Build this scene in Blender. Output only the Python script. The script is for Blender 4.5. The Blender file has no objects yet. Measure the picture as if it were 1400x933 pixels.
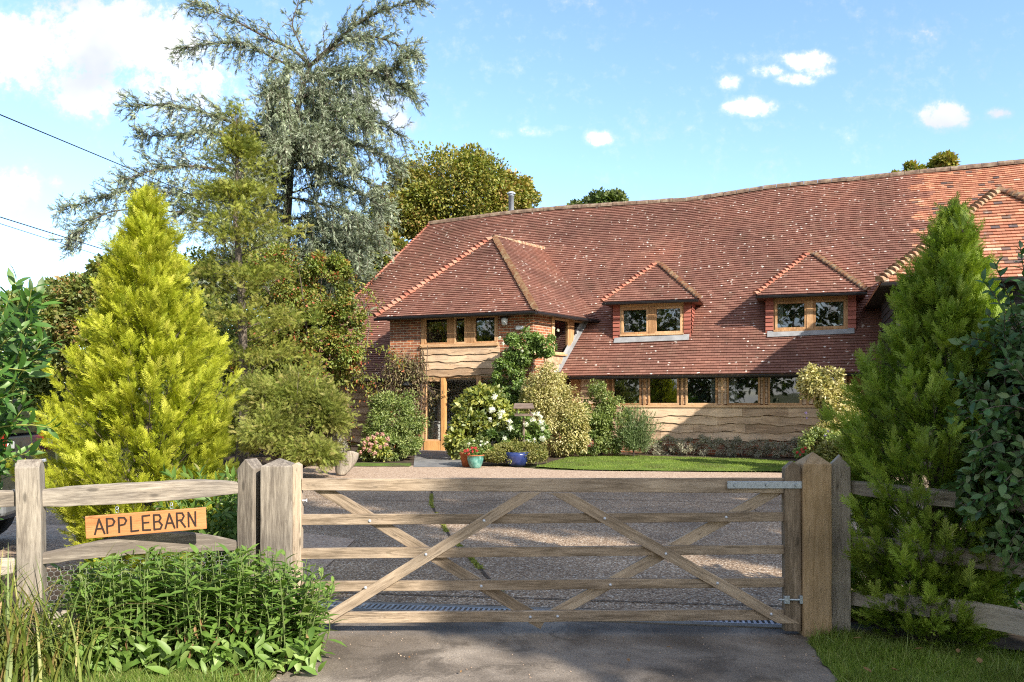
import bpy, bmesh, math, random
import numpy as np
from mathutils import Vector, Matrix

# ---------------------------------------------------------------- camera, sky, sun, exposure
S = bpy.context.scene
COL = S.collection
R = math.radians
F, HZ, CZ = 1089.0, 555.0, 1.65
cam_d = bpy.data.cameras.new('camera'); cam = bpy.data.objects.new('camera', cam_d); COL.objects.link(cam)
cam.location = (0, 0, CZ); cam.rotation_euler = (R(90), 0, 0)
cam_d.sensor_width = 36; cam_d.lens = 28; cam_d.shift_y = (HZ - 466.5) / 1400.0
cam_d.clip_start = 0.1; cam_d.clip_end = 2000
S.camera = cam
S.view_settings.view_transform = 'Standard'; S.view_settings.look = 'None'
S.view_settings.gamma = 1; S.view_settings.use_curve_mapping = False
S.view_settings.exposure = 1.30
S.render.engine = 'CYCLES'
S.cycles.use_denoising = False
S.cycles.filter_width = 1.1; S.cycles.max_bounces = 8; S.cycles.transparent_max_bounces = 16
S.cycles.sample_clamp_indirect = 3
SUN = Vector((0.551, -0.644, 0.530)).normalized()
sl = bpy.data.lights.new('sun', 'SUN'); sl.energy = 3.6; sl.angle = R(0.53); sl.color = (1, 0.94, 0.84)
so = bpy.data.objects.new('sun', sl); COL.objects.link(so)
so.rotation_euler = SUN.to_track_quat('Z', 'Y').to_euler(); so.location = (20, -25, 20)

def nn(nt, t, **kw):
    n = nt.nodes.new(t)
    for k, v in kw.items():
        if k in ('op', 'operation'): n.operation = v
        elif hasattr(n, k) and not isinstance(v, (tuple, list)): setattr(n, k, v)
    return n
def lk(nt, a, b): nt.links.new(a, b)
def mth(nt, op, a, b=None, c=None, clamp=False):
    n = nt.nodes.new('ShaderNodeMath'); n.operation = op; n.use_clamp = clamp
    for i, x in enumerate((a, b, c)):
        if x is None: continue
        if isinstance(x, (int, float)): n.inputs[i].default_value = x
        else: nt.links.new(x, n.inputs[i])
    return n.outputs[0]

world = bpy.data.worlds.new('World'); S.world = world; world.use_nodes = True
wt = world.node_tree; wt.nodes.clear()
wo = wt.nodes.new('ShaderNodeOutputWorld'); bg = wt.nodes.new('ShaderNodeBackground')
sky = wt.nodes.new('ShaderNodeTexSky'); sky.sky_type = 'NISHITA'; sky.sun_disc = False
sky.sun_elevation = math.asin(SUN.z); sky.sun_rotation = math.atan2(SUN.x, SUN.y)
sky.air_density = 1.0; sky.dust_density = 0.7; sky.ozone_density = 2.0; sky.altitude = 50
SKY_STR = 0.15
bg.inputs[1].default_value = SKY_STR
tc = wt.nodes.new('ShaderNodeTexCoord'); sx = wt.nodes.new('ShaderNodeSeparateXYZ'); lk(wt, tc.outputs['Generated'], sx.inputs[0])
ay = mth(wt, 'MAXIMUM', mth(wt, 'ABSOLUTE', sx.outputs[1]), 0.05)
ax = mth(wt, 'DIVIDE', sx.outputs[0], ay); az_ = mth(wt, 'DIVIDE', sx.outputs[2], ay)
cv = wt.nodes.new('ShaderNodeCombineXYZ'); lk(wt, ax, cv.inputs[0]); lk(wt, az_, cv.inputs[1])
def wnoise(scale, detail, rough, off=0.0):
    n = wt.nodes.new('ShaderNodeTexNoise'); n.inputs['Scale'].default_value = scale; n.inputs['Detail'].default_value = detail
    n.inputs['Roughness'].default_value = rough
    a = wt.nodes.new('ShaderNodeVectorMath'); a.operation = 'ADD'; lk(wt, cv.outputs[0], a.inputs[0]); a.inputs[1].default_value = (off, off * .7, off)
    lk(wt, a.outputs[0], n.inputs['Vector']); return n.outputs[0]
nz = wnoise(22, 7, 0.6); nz2 = wnoise(6, 6, 0.55, 3.3); nzb = wnoise(5.5, 4, 0.5, 7.7); nzc = wnoise(70, 6, 0.65, 1.1)
# clouds by direction: x/y, z/y, half width, half height, strength
clouds = [(40, 70, 130, 52, 1.0), (130, 55, 110, 62, 1.0), (200, 60, 75, 50, .9), (120, 120, 60, 42, .9), (10, 40, 60, 40, .5),
          (235, 110, 110, 48, .62), (285, 140, 90, 30, .42), (15, 265, 42, 30, .75), (75, 250, 12, 9, .7), (520, 150, 55, 38, .6), (545, 165, 24, 18, .7),
          (1027, 146, 34, 13, .9), (997, 113, 16, 11, .7), (1107, 84, 30, 14, .85), (1113, 98, 26, 9, .6), (1090, 109, 28, 9, .7), (1052, 98, 24, 8, .45),
          (1292, 161, 34, 19, 1.0), (1368, 155, 17, 8, .75), (815, 189, 20, 11, .8), (772, 176, 20, 6, .45), (737, 180, 24, 7, .5), (683, 183, 16, 7, .4),
          (1700, 60, 160, 60, .9), (-330, 120, 200, 80, .9), (1900, 250, 120, 50, .8)]
rear = mth(wt, 'MULTIPLY', mth(wt, 'LESS_THAN', sx.outputs[1], -0.05), 0.62)   # unseen cloud added behind the viewer as neutral fill light
acc = rear
for cx, cy, rw, rh, st in clouds:
    dx = mth(wt, 'DIVIDE', mth(wt, 'SUBTRACT', ax, (cx - 700) / F), rw / F)
    dy = mth(wt, 'DIVIDE', mth(wt, 'SUBTRACT', az_, (HZ - cy) / F), rh / F)
    d2 = mth(wt, 'ADD', mth(wt, 'MULTIPLY', dx, dx), mth(wt, 'MULTIPLY', dy, dy))
    c = mth(wt, 'MULTIPLY', mth(wt, 'SUBTRACT', 1.0, mth(wt, 'MULTIPLY', d2, 0.5)), st)
    acc = c if acc is None else mth(wt, 'MAXIMUM', acc, c)
dens = mth(wt, 'ADD', acc, mth(wt, 'MULTIPLY', mth(wt, 'SUBTRACT', nz, 0.5), 1.5))
dens = mth(wt, 'ADD', dens, mth(wt, 'MULTIPLY', mth(wt, 'SUBTRACT', nz2, 0.5), 0.9))
mr = wt.nodes.new('ShaderNodeMapRange'); mr.interpolation_type = 'SMOOTHSTEP'; dens = mth(wt, 'ADD', dens, mth(wt, 'MULTIPLY', mth(wt, 'SUBTRACT', nzc, 0.5), 1.3)); lk(wt, dens, mr.inputs[0])
mr.inputs[1].default_value = 0.34; mr.inputs[2].default_value = 0.80; mr.clamp = True
ccol = wt.nodes.new('ShaderNodeValToRGB'); lk(wt, nzb, ccol.inputs[0])
ccol.color_ramp.elements[0].position = .38; ccol.color_ramp.elements[0].color = (2.35, 2.45, 2.6, 1)
ccol.color_ramp.elements[1].position = .60; ccol.color_ramp.elements[1].color = (3.5, 3.5, 3.5, 1)
mx = wt.nodes.new('ShaderNodeMixRGB'); 
hz_ = mth(wt, 'MULTIPLY', mth(wt, 'SUBTRACT', 0.5, az_, None, True), 0.5)
m2 = wt.nodes.new('ShaderNodeMapRange'); m2.interpolation_type = 'SMOOTHSTEP'; lk(wt, dens, m2.inputs[0]); m2.inputs[1].default_value = 0.0; m2.inputs[2].default_value = 0.6
lk(wt, mth(wt, 'ADD', mth(wt, 'MULTIPLY', mr.outputs[0], 0.72), mth(wt, 'MULTIPLY', m2.outputs[0], 0.24)), mx.inputs[0])
hm = wt.nodes.new('ShaderNodeMixRGB'); hm.blend_type = 'MULTIPLY'; hm.inputs[0].default_value = 1; hm.inputs[2].default_value = (0.86, 0.92, 0.99, 1)
lk(wt, sky.outputs[0], hm.inputs[1]); lk(wt, hm.outputs[0], mx.inputs[1]); lk(wt, ccol.outputs[0], mx.inputs[2])
lk(wt, mx.outputs[0], bg.inputs[0]); lk(wt, bg.outputs[0], wo.inputs[0])

# ---------------------------------------------------------------- helpers
rng = np.random.default_rng(7); random.seed(7)
def W(px, py, d): return np.array([(px - 700) / F * d, d, CZ + (HZ - py) / F * d])
def gz(y): return 0.0 if y < 6.2 else 0.02 * (min(y, 23.0) - 6.2)

def tag(o, label=None, cat=None, group=None, kind=None):
    if label: o['label'] = label
    if cat: o['category'] = cat
    if group: o['group'] = group
    if kind: o['kind'] = kind
    return o
def empty(name, loc, rz=0, **kw):
    o = bpy.data.objects.new(name, None); COL.objects.link(o); o.location = loc; o.rotation_euler = (0, 0, rz)
    o.empty_display_size = .2
    M_[o.name] = Matrix.Translation(Vector(loc)) @ Matrix.Rotation(rz, 4, 'Z')
    return tag(o, **kw)
M_ = {}
def link(name, me, parent=None, worldspace=True, **kw):
    o = bpy.data.objects.new(name, me); COL.objects.link(o)
    if parent is not None:
        o.parent = parent
        if worldspace:
            m = M_.get(parent.name)
            if m is not None: o.matrix_parent_inverse = m.inverted()
    return tag(o, **kw)

class MB:
    def __init__(s): s.v = []; s.f = []; s.r = []; s.a = []
    def add(s, vs, fs, r=None, a=0.0):
        b = len(s.v); s.v += [tuple(map(float, p)) for p in vs]
        if r is None: r = random.random()
        for f in fs: s.f.append(tuple(b + i for i in f)); s.r.append(r); s.a.append(a)
    def box(s, x0, x1, y0, y1, z0, z1, r=None, a=0.0, m=None):
        vs = [(x0, y0, z0), (x1, y0, z0), (x1, y1, z0), (x0, y1, z0), (x0, y0, z1), (x1, y0, z1), (x1, y1, z1), (x0, y1, z1)]
        if m is not None: vs = [tuple(m @ Vector(p)) for p in vs]
        s.add(vs, [(0, 3, 2, 1), (4, 5, 6, 7), (0, 1, 5, 4), (1, 2, 6, 5), (2, 3, 7, 6), (3, 0, 4, 7)], r, a)
    def tube(s, pts, rad, n=6, r=None, cap=True):
        pts = [Vector(p) for p in pts]
        if isinstance(rad, (int, float)): rad = [rad] * len(pts)
        vs = []; fs = []
        up = Vector((0, 0, 1))
        for i, p in enumerate(pts):
            d = (pts[min(i + 1, len(pts) - 1)] - pts[max(i - 1, 0)])
            if d.length < 1e-9: d = Vector((0, 0, 1))
            d.normalize()
            u_ = up if abs(d.z) < .95 else Vector((1, 0, 0))
            x = d.cross(u_).normalized(); y = x.cross(d)
            for k in range(n):
                t = 2 * math.pi * k / n
                vs.append(p + (x * math.cos(t) + y * math.sin(t)) * rad[i])
        for i in range(len(pts) - 1):
            for k in range(n):
                k2 = (k + 1) % n
                fs.append((i * n + k, i * n + k2, (i + 1) * n + k2, (i + 1) * n + k))
        if cap: fs.append(tuple(range(n - 1, -1, -1))); fs.append(tuple((len(pts) - 1) * n + k for k in range(n)))
        s.add(vs, fs, r)
    def lathe(s, prof, n=20, c=(0, 0, 0), r=None):
        vs = []; fs = []
        for (rr, z) in prof:
            for k in range(n):
                t = 2 * math.pi * k / n; vs.append((c[0] + rr * math.cos(t), c[1] + rr * math.sin(t), c[2] + z))
        for i in range(len(prof) - 1):
            for k in range(n):
                k2 = (k + 1) % n; fs.append((i * n + k, i * n + k2, (i + 1) * n + k2, (i + 1) * n + k))
        s.add(vs, fs, r)
    def build(s, name, mat, parent=None, smooth=False, bevel=0, worldspace=True, **kw):
        me = bpy.data.meshes.new(name); me.from_pydata(s.v, [], s.f)
        at = me.attributes.new('rnd', 'FLOAT', 'FACE'); at.data.foreach_set('value', np.array(s.r, dtype=np.float32))
        at = me.attributes.new('age', 'FLOAT', 'FACE'); at.data.foreach_set('value', np.array(s.a, dtype=np.float32))
        if smooth: me.polygons.foreach_set('use_smooth', [True] * len(me.polygons))
        me.materials.append(mat); me.update()
        o = link(name, me, parent, worldspace, **kw)
        if bevel:
            b = o.modifiers.new('bevel', 'BEVEL'); b.width = bevel; b.segments = 2; b.limit_method = 'ANGLE'
        return o

def arr_mesh(name, V, Fc, mat, parent=None, rnd=None, smooth=False, worldspace=True, **kw):
    V = np.asarray(V, np.float32); Fc = np.asarray(Fc, np.int32); k = Fc.shape[1]; nf = len(Fc)
    me = bpy.data.meshes.new(name)
    me.vertices.add(len(V)); me.vertices.foreach_set('co', V.ravel())
    me.loops.add(nf * k); me.loops.foreach_set('vertex_index', Fc.ravel())
    me.polygons.add(nf); me.polygons.foreach_set('loop_start', np.arange(0, nf * k, k, dtype=np.int32))
    me.polygons.foreach_set('loop_total', np.full(nf, k, np.int32))
    if smooth: me.polygons.foreach_set('use_smooth', np.ones(nf, bool))
    if rnd is not None:
        at = me.attributes.new('rnd', 'FLOAT', 'FACE'); at.data.foreach_set('value', np.asarray(rnd, np.float32))
    me.materials.append(mat); me.update(calc_edges=True)
    return link(name, me, parent, worldspace, **kw)

def nrm(a): return a / np.maximum(np.linalg.norm(a, axis=-1, keepdims=True), 1e-9)
def scatter(T, pos, D, N, sc, rnd=None):
    tv, tf = T; tv = np.asarray(tv, float); tf = np.asarray(tf, int)
    n = len(pos); D = nrm(D); X = nrm(np.cross(D, N)); N2 = np.cross(X, D)
    sc = np.broadcast_to(np.asarray(sc, float), (n,))[:, None, None]
    V = pos[:, None, :] + sc * (tv[None, :, 0:1] * X[:, None, :] + tv[None, :, 1:2] * D[:, None, :] + tv[None, :, 2:3] * N2[:, None, :])
    Fc = (tf[None] + (np.arange(n) * len(tv))[:, None, None]).reshape(-1, tf.shape[1])
    if rnd is None: rnd = rng.random(n)
    return V.reshape(-1, 3), Fc, np.repeat(rnd, len(tf))
def cat_(parts):
    Vs, Fs, Rs = [], [], []; b = 0
    for V, Fc, r in parts: Vs.append(V); Fs.append(Fc + b); Rs.append(r); b += len(V)
    return np.concatenate(Vs), np.concatenate(Fs), np.concatenate(Rs)
def rdir(n): return nrm(rng.normal(size=(n, 3)))

# leaf templates: y along the leaf, x across, z out of it
def leaf_t(w=.25, fold=.06, droop=.12):
    return ([(0, 0, 0), (-w * .8, .3, fold), (0, .32, 0), (w * .8, .3, fold), (-w * .75, .65, fold - droop * .3), (0, .66, -droop * .3), (w * .75, .65, fold - droop * .3), (0, 1, -droop)],
            [(0, 2, 1), (0, 3, 2), (1, 2, 5), (1, 5, 4), (2, 3, 6), (2, 6, 5), (4, 5, 7), (5, 6, 7)])
def leaf_s(w=.3): return ([(0, 0, 0), (-w, .45, .05), (w, .45, .05), (0, 1, -.06)], [(0, 2, 1), (1, 2, 3)])
def plume_t(n=12, wl=.42, th=.035, seed=1, z=.10):
    r = random.Random(seed); v = []; f = []
    def tri(a, b, w):
        a = Vector(a); b = Vector(b); d = (b - a); s_ = Vector((-d.y, d.x, 0)).normalized() * w
        k = len(v); m_ = a + d * .45; v.extend([tuple(a), tuple(m_ + s_), tuple(m_ - s_), tuple(b)]); f.extend([(k, k + 2, k + 1), (k + 1, k + 2, k + 3)])
    tri((0, 0, 0), (0, 1, 0), th * .8)
    for i in range(n):
        y = .06 + .86 * i / n
        for s_ in (-1, 1):
            L = wl * (1 - y * .75) * r.uniform(.7, 1.15)
            a = R(r.uniform(28, 50)); zz = r.uniform(-z, z)
            e = (s_ * L * math.sin(a), y + L * math.cos(a), zz)
            tri((0, y, 0), e, th * r.uniform(.7, 1.2))
    return v, f
PL = [plume_t(14, .40, .021, seed=i) for i in range(3)]
PF = [plume_t(10, .34, .026, seed=i + 5) for i in range(3)]
LF, LS = leaf_t(), leaf_s()
LL = leaf_t(.17, .03, .18); LO = leaf_t(.30, .05, .15)

# ---------------------------------------------------------------- materials
def mat_new(name):
    m = bpy.data.materials.new(name); m.use_nodes = True; nt = m.node_tree; nt.nodes.clear()
    out = nt.nodes.new('ShaderNodeOutputMaterial'); return m, nt, out
def attr(nt, n):
    a = nt.nodes.new('ShaderNodeAttribute'); a.attribute_name = n; return a.outputs['Fac']
def ramp(nt, fac, cols):
    r = nt.nodes.new('ShaderNodeValToRGB'); els = r.color_ramp.elements
    while len(els) < len(cols): els.new(.5)
    for i, c in enumerate(cols):
        p, col = c if isinstance(c[0], (int, float)) and len(c) == 2 else (i / max(1, len(cols) - 1), c)
        els[i].position = p; els[i].color = (*col, 1)
    lk(nt, fac, r.inputs[0]); return r.outputs[0]
def objco(nt, scale=(1, 1, 1), rot=(0, 0, 0)):
    t = nt.nodes.new('ShaderNodeTexCoord'); mp = nt.nodes.new('ShaderNodeMapping'); lk(nt, t.outputs['Object'], mp.inputs[0])
    mp.inputs['Scale'].default_value = scale; mp.inputs['Rotation'].default_value = rot; return mp.outputs[0]
def noise(nt, vec, scale, detail=4, rough=.55, dist=0):
    n = nt.nodes.new('ShaderNodeTexNoise'); n.inputs['Scale'].default_value = scale; n.inputs['Detail'].default_value = detail
    n.inputs['Roughness'].default_value = rough; n.inputs['Distortion'].default_value = dist
    if vec is not None: lk(nt, vec, n.inputs['Vector'])
    return n.outputs['Fac']
def mixc(nt, fac, a, b, mode='MIX'):
    m = nt.nodes.new('ShaderNodeMixRGB'); m.blend_type = mode
    for i, x in enumerate((fac, a, b)):
        if isinstance(x, (int, float)): m.inputs[i].default_value = x
        elif isinstance(x, tuple): m.inputs[i].default_value = (*x, 1)
        else: lk(nt, x, m.inputs[i])
    return m.outputs[0]
def bump(nt, h, strength=.3, dist=.01):
    b = nt.nodes.new('ShaderNodeBump'); b.inputs['Strength'].default_value = strength; b.inputs['Distance'].default_value = dist
    lk(nt, h, b.inputs['Height']); return b.outputs[0]
def principled(nt, out, col, rough=.7, spec=.4, normal=None, metal=0):
    p = nt.nodes.new('ShaderNodeBsdfPrincipled')
    if isinstance(col, tuple): p.inputs['Base Color'].default_value = (*col, 1)
    else: lk(nt, col, p.inputs['Base Color'])
    if isinstance(rough, (int, float)): p.inputs['Roughness'].default_value = rough
    else: lk(nt, rough, p.inputs['Roughness'])
    p.inputs['Specular IOR Level'].default_value = spec; p.inputs['Metallic'].default_value = metal
    if normal is not None: lk(nt, normal, p.inputs['Normal'])
    if out is not None: lk(nt, p.outputs[0], out.inputs[0])
    return p
def step(nt, x, a, b):
    m = nt.nodes.new('ShaderNodeMapRange'); m.inputs[1].default_value = a; m.inputs[2].default_value = b; lk(nt, x, m.inputs[0]); return m.outputs[0]

def plain(name, col, rough=.6, spec=.4, metal=0, var=.12, sc=12):
    m, nt, out = mat_new(name); v = noise(nt, objco(nt), sc, 5)
    lo = tuple(c * (1 - var) for c in col); hi = tuple(min(1, c * (1 + var)) for c in col)
    principled(nt, out, ramp(nt, v, [(.3, lo), (.7, hi)]), rough, spec, None, metal); return m
def leafmat(name, cols, trans=.35, gloss=.06, clump=1.6, var=.35, rough=.45):
    """cols: ramp over the per-leaf value"""
    m, nt, out = mat_new(name)
    c = ramp(nt, attr(nt, 'rnd'), cols)
    v = noise(nt, objco(nt), clump, 3)
    c = mixc(nt, 1.0, c, ramp(nt, v, [(.3, (1 - var,) * 3), (.7, (1 + var * .4, 1 + var * .5, 1 + var * .2))]), 'MULTIPLY')
    d = nt.nodes.new('ShaderNodeBsdfDiffuse'); lk(nt, c, d.inputs[0])
    t = nt.nodes.new('ShaderNodeBsdfTranslucent'); lk(nt, mixc(nt, 1.0, c, (1.25, 1.3, .55), 'MULTIPLY'), t.inputs[0])
    g = nt.nodes.new('ShaderNodeBsdfGlossy'); g.inputs[1].default_value = rough + .12; g.inputs[0].default_value = (.85, .85, .7, 1)
    a = nt.nodes.new('ShaderNodeMixShader'); a.inputs[0].default_value = trans; lk(nt, d.outputs[0], a.inputs[1]); lk(nt, t.outputs[0], a.inputs[2])
    b = nt.nodes.new('ShaderNodeMixShader'); b.inputs[0].default_value = gloss; lk(nt, a.outputs[0], b.inputs[1]); lk(nt, g.outputs[0], b.inputs[2])
    lk(nt, b.outputs[0], out.inputs[0]); return m
def woodmat(name, cols, axis='x', sc=1.0, knots=True, rough=.75, rnd=.25):
    m, nt, out = mat_new(name)
    s3 = {'x': (1.2, 14, 14), 'y': (14, 1.2, 14), 'z': (14, 14, 1.2)}[axis]
    v = objco(nt, tuple(a * sc for a in s3))
    oi = nt.nodes.new('ShaderNodeObjectInfo'); ad = nt.nodes.new('ShaderNodeVectorMath'); ad.operation = 'ADD'
    cmb = nt.nodes.new('ShaderNodeCombineXYZ'); rr = mth(nt, 'MULTIPLY', oi.outputs['Random'], 37.0)
    for i in range(3): lk(nt, rr, cmb.inputs[i])
    lk(nt, v, ad.inputs[0]); lk(nt, cmb.outputs[0], ad.inputs[1]); v = ad.outputs[0]
    n1 = noise(nt, v, 1.6, 8, .65, .6); n2 = noise(nt, v, 7, 6, .7, .3)
    n3 = noise(nt, objco(nt), 2.2, 3)
    f = mth(nt, 'ADD', mth(nt, 'MULTIPLY', n1, .55), mth(nt, 'MULTIPLY', n2, .45))
    f = mth(nt, 'ADD', f, mth(nt, 'MULTIPLY', mth(nt, 'SUBTRACT', attr(nt, 'rnd'), .5), rnd))
    c = ramp(nt, f, [(.37, cols[0]), (.5, cols[1]), (.63, cols[2])])
    c = mixc(nt, 1.0, c, ramp(nt, n3, [(.3, (.78, .78, .8)), (.7, (1.15, 1.12, 1.08))]), 'MULTIPLY')
    if knots:
        vo = nt.nodes.new('ShaderNodeTexVoronoi'); vo.inputs['Scale'].default_value = 1.0
        lk(nt, objco(nt, tuple(a * 1.0 for a in {'x': (3.4, 10, 10), 'y': (10, 3.4, 10), 'z': (10, 10, 3.4)}[axis])), vo.inputs['Vector'])
        k = step(nt, vo.outputs['Distance'], .16, .09)
        c = mixc(nt, mth(nt, 'MULTIPLY', k, .65, None, True), c, tuple(x * .35 for x in cols[0]))
    crack = step(nt, noise(nt, v, 3.1, 3, .5, 1.5), .36, .33)
    c = mixc(nt, mth(nt, 'MULTIPLY', crack, .45, None, True), c, tuple(x * .35 for x in cols[0]))
    principled(nt, out, c, rough, .25, bump(nt, f, .8, .006)); return m

M = {}
OAK = [(.15, .125, .10), (.29, .25, .20), (.42, .37, .30)]
GATE = [(.18, .135, .09), (.35, .27, .19), (.50, .40, .29)]
M['oak_x'] = woodmat('weathered_oak_rail', OAK, 'x')
M['oak_z'] = woodmat('weathered_oak_post', OAK, 'z')
M['gate_x'] = woodmat('gate_softwood', GATE, 'x', rnd=.12)
M['gate_z'] = woodmat('gate_stile_wood', GATE, 'z')
M['new_post'] = woodmat('newer_post_wood', [(.20, .13, .065), (.34, .23, .12), (.44, .31, .18)], 'z', knots=False)
M['joinery'] = woodmat('golden_oak_joinery', [(.34, .18, .08), (.52, .30, .145), (.66, .43, .24)], 'z', knots=False)
M['joinery_x'] = woodmat('golden_oak_joinery_horizontal', [(.34, .18, .08), (.52, .30, .145), (.66, .43, .24)], 'x', knots=False)
M['cladding'] = woodmat('waney_cladding', [(.34, .22, .13), (.54, .375, .235), (.68, .50, .33)], 'x', .5, rnd=.22)
M['door_oak'] = woodmat('orange_oak_door', [(.38, .17, .05), (.55, .27, .09), (.66, .36, .14)], 'z', knots=False)
M['sign_wood'] = woodmat('sign_varnished_wood', [(.36, .14, .05), (.47, .20, .075), (.54, .25, .10)], 'x', knots=False, rough=.4)
M['black_board'] = woodmat('black_weatherboard', [(.012, .011, .010), (.022, .02, .019), (.04, .036, .033)], 'x', knots=False, rough=.6)
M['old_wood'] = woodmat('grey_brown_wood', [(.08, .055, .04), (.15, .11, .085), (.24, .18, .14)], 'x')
M['bark'] = woodmat('bark', [(.05, .04, .03), (.10, .08, .06), (.17, .14, .11)], 'z', 1.5, knots=False, rough=.9)
M['pole'] = woodmat('pole_wood', [(.18, .15, .11), (.28, .24, .19), (.38, .34, .28)], 'z', knots=False)
M['stem'] = plain('green_stem', (.13, .17, .05), .6)
M['stem_y'] = plain('yellow_stem', (.33, .33, .08), .5)
M['steel'] = plain('galvanised_steel', (.36, .40, .43), .42, .5, .55, .18, 30)
M['flue'] = plain('flue_steel', (.62, .66, .72), .35, .5, .25, .06)
M['gutter'] = plain('black_gutter', (.018, .017, .018), .4, .5)
M['lead'] = plain('lead_flashing', (.27, .27, .27), .55, .4, .0, .2, 5)
M['white'] = plain('white_paint', (.78, .77, .74), .5)
M['room'] = plain('room_plaster', (.80, .78, .72), .8, .2, 0, .05, 3)
M['floor_in'] = plain('room_floor', (.25, .17, .10), .5)
M['dark'] = plain('near_black', (.03, .03, .03), .8)
M['curtain'] = plain('curtain_cloth', (.7, .69, .62), .8)
M['wire'] = plain('wire', (.42, .42, .40), .5, .5, .5)
M['cable'] = plain('black_cable', (.02, .02, .025), .6)
M['terracotta'] = plain('terracotta', (.42, .14, .06), .8, .2, 0, .25)
M['blue_pot'] = plain('blue_glaze', (.02, .035, .13), .2, .6, 0, .3)
M['lampglass'] = plain('white_lamp_glass', (.72, .72, .70), .3, .6)
M['ink'] = plain('burnt_letters', (.03, .015, .01), .8)
M['soilm'] = plain('soil', (.07, .05, .035), .95, .2, 0, .45, 9)

def glass_mat():
    m, nt, out = mat_new('window_glass')
    fr = nt.nodes.new('ShaderNodeFresnel'); fr.inputs[0].default_value = 1.6
    t = nt.nodes.new('ShaderNodeBsdfTransparent'); t.inputs[0].default_value = (.75, .78, .76, 1)
    g = nt.nodes.new('ShaderNodeBsdfGlossy'); g.inputs[1].default_value = .015
    tcn = objco(nt); lk(nt, bump(nt, noise(nt, tcn, 1.1, 2), .03, .05), g.inputs['Normal'])
    s = nt.nodes.new('ShaderNodeMixShader'); lk(nt, mth(nt, 'ADD', mth(nt, 'MULTIPLY', fr.outputs[0], 1.2), .15, None, True), s.inputs[0])
    lk(nt, t.outputs[0], s.inputs[1]); lk(nt, g.outputs[0], s.inputs[2]); lk(nt, s.outputs[0], out.inputs[0]); return m
M['glass'] = glass_mat()

def tile_mat():
    m, nt, out = mat_new('clay_roof_tiles')
    r = attr(nt, 'rnd'); a = attr(nt, 'age'); oc = objco(nt)
    old = ramp(nt, r, [(0, (.20, .092, .066)), (.25, (.218, .100, .072)), (.6, (.24, .110, .078)), (.88, (.262, .124, .089)), (1, (.30, .15, .108))])
    new = ramp(nt, r, [(0, (.10, .075, .075)), (.05, (.20, .12, .09)), (.10, (.36, .15, .09)), (.5, (.43, .185, .11)), (.85, (.49, .225, .135)), (.97, (.55, .28, .16)), (1, (.6, .42, .32))])
    big = noise(nt, oc, .45, 4); mid = noise(nt, oc, 2.5, 5, .6)
    old = mixc(nt, 1.0, old, ramp(nt, big, [(.3, (.72, .75, .78)), (.55, (1.0, 1.0, 1.0)), (.75, (1.28, 1.2, 1.12))]), 'MULTIPLY')
    c = mixc(nt, a, old, new)
    c = mixc(nt, mth(nt, 'MULTIPLY', step(nt, mid, .5, .75), .30, None, True), c, (.16, .12, .075))
    vo = nt.nodes.new('ShaderNodeTexVoronoi'); vo.inputs['Scale'].default_value = 7.2; vo.inputs['Randomness'].default_value = 1
    mp = objco(nt, (1, 1, 1.3)); nn_ = nt.nodes.new('ShaderNodeVectorMath'); nn_.operation = 'ADD'; lk(nt, mp, nn_.inputs[0])
    nv = nt.nodes.new('ShaderNodeTexNoise'); nv.inputs['Scale'].default_value = 14; lk(nt, oc, nv.inputs['Vector'])
    sc = nt.nodes.new('ShaderNodeVectorMath'); sc.operation = 'SCALE'; sc.inputs['Scale'].default_value = .10; lk(nt, nv.outputs['Color'], sc.inputs[0]); lk(nt, sc.outputs[0], nn_.inputs[1])
    lk(nt, nn_.outputs[0], vo.inputs['Vector'])
    sp = step(nt, vo.outputs['Distance'], .27, .17)
    sel = nt.nodes.new('ShaderNodeSeparateColor'); lk(nt, vo.outputs['Color'], sel.inputs[0])
    pres = step(nt, mth(nt, 'ADD', sel.outputs[0], mth(nt, 'MULTIPLY', mth(nt, 'SUBTRACT', noise(nt, oc, 1.3, 4, .6), .5), 2.2)), .70, .78)
    lich = mth(nt, 'MULTIPLY', mth(nt, 'MULTIPLY', sp, pres, None, True), mth(nt, 'SUBTRACT', 1.0, mth(nt, 'MULTIPLY', a, .75)), None, True)
    c = mixc(nt, mth(nt, 'MULTIPLY', lich, .9), c, (.74, .68, .60))
    fine = noise(nt, oc, 60, 3)
    principled(nt, out, c, .8, .25, bump(nt, fine, .3, .004)); return m
M['tile'] = tile_mat()
def hang_mat():
    m, nt, out = mat_new('red_hung_tiles')
    principled(nt, out, ramp(nt, attr(nt, 'rnd'), [(.26, .085, .06), (.34, .11, .075), (.40, .14, .10)]), .8, .25); return m
M['hung'] = hang_mat()
def lich_lit_mat():
    m, nt, out = mat_new('lichened_lit_bonnet_tiles'); n = noise(nt, objco(nt), 9, 5)
    c = ramp(nt, n, [(.35, (.22, .10, .06)), (.5, (.30, .20, .12)), (.65, (.42, .34, .22))])
    c = mixc(nt, mth(nt, 'MULTIPLY', attr(nt, 'rnd'), .4), c, (.33, .12, .07)); principled(nt, out, c, .85, .2); return m
M['bonnet_old'] = lich_lit_mat()  # tan partly lichen, partly the light on right-hand hips put into colour
def bon_mat():
    m, nt, out = mat_new('red_bonnet_tiles'); n = noise(nt, objco(nt), 9, 5)
    c = ramp(nt, attr(nt, 'rnd'), [(.26, .09, .06), (.38, .14, .09), (.44, .22, .15)])
    c = mixc(nt, step(nt, n, .55, .75), c, (.30, .22, .15)); principled(nt, out, c, .85, .2); return m
M['bonnet'] = bon_mat()
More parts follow.
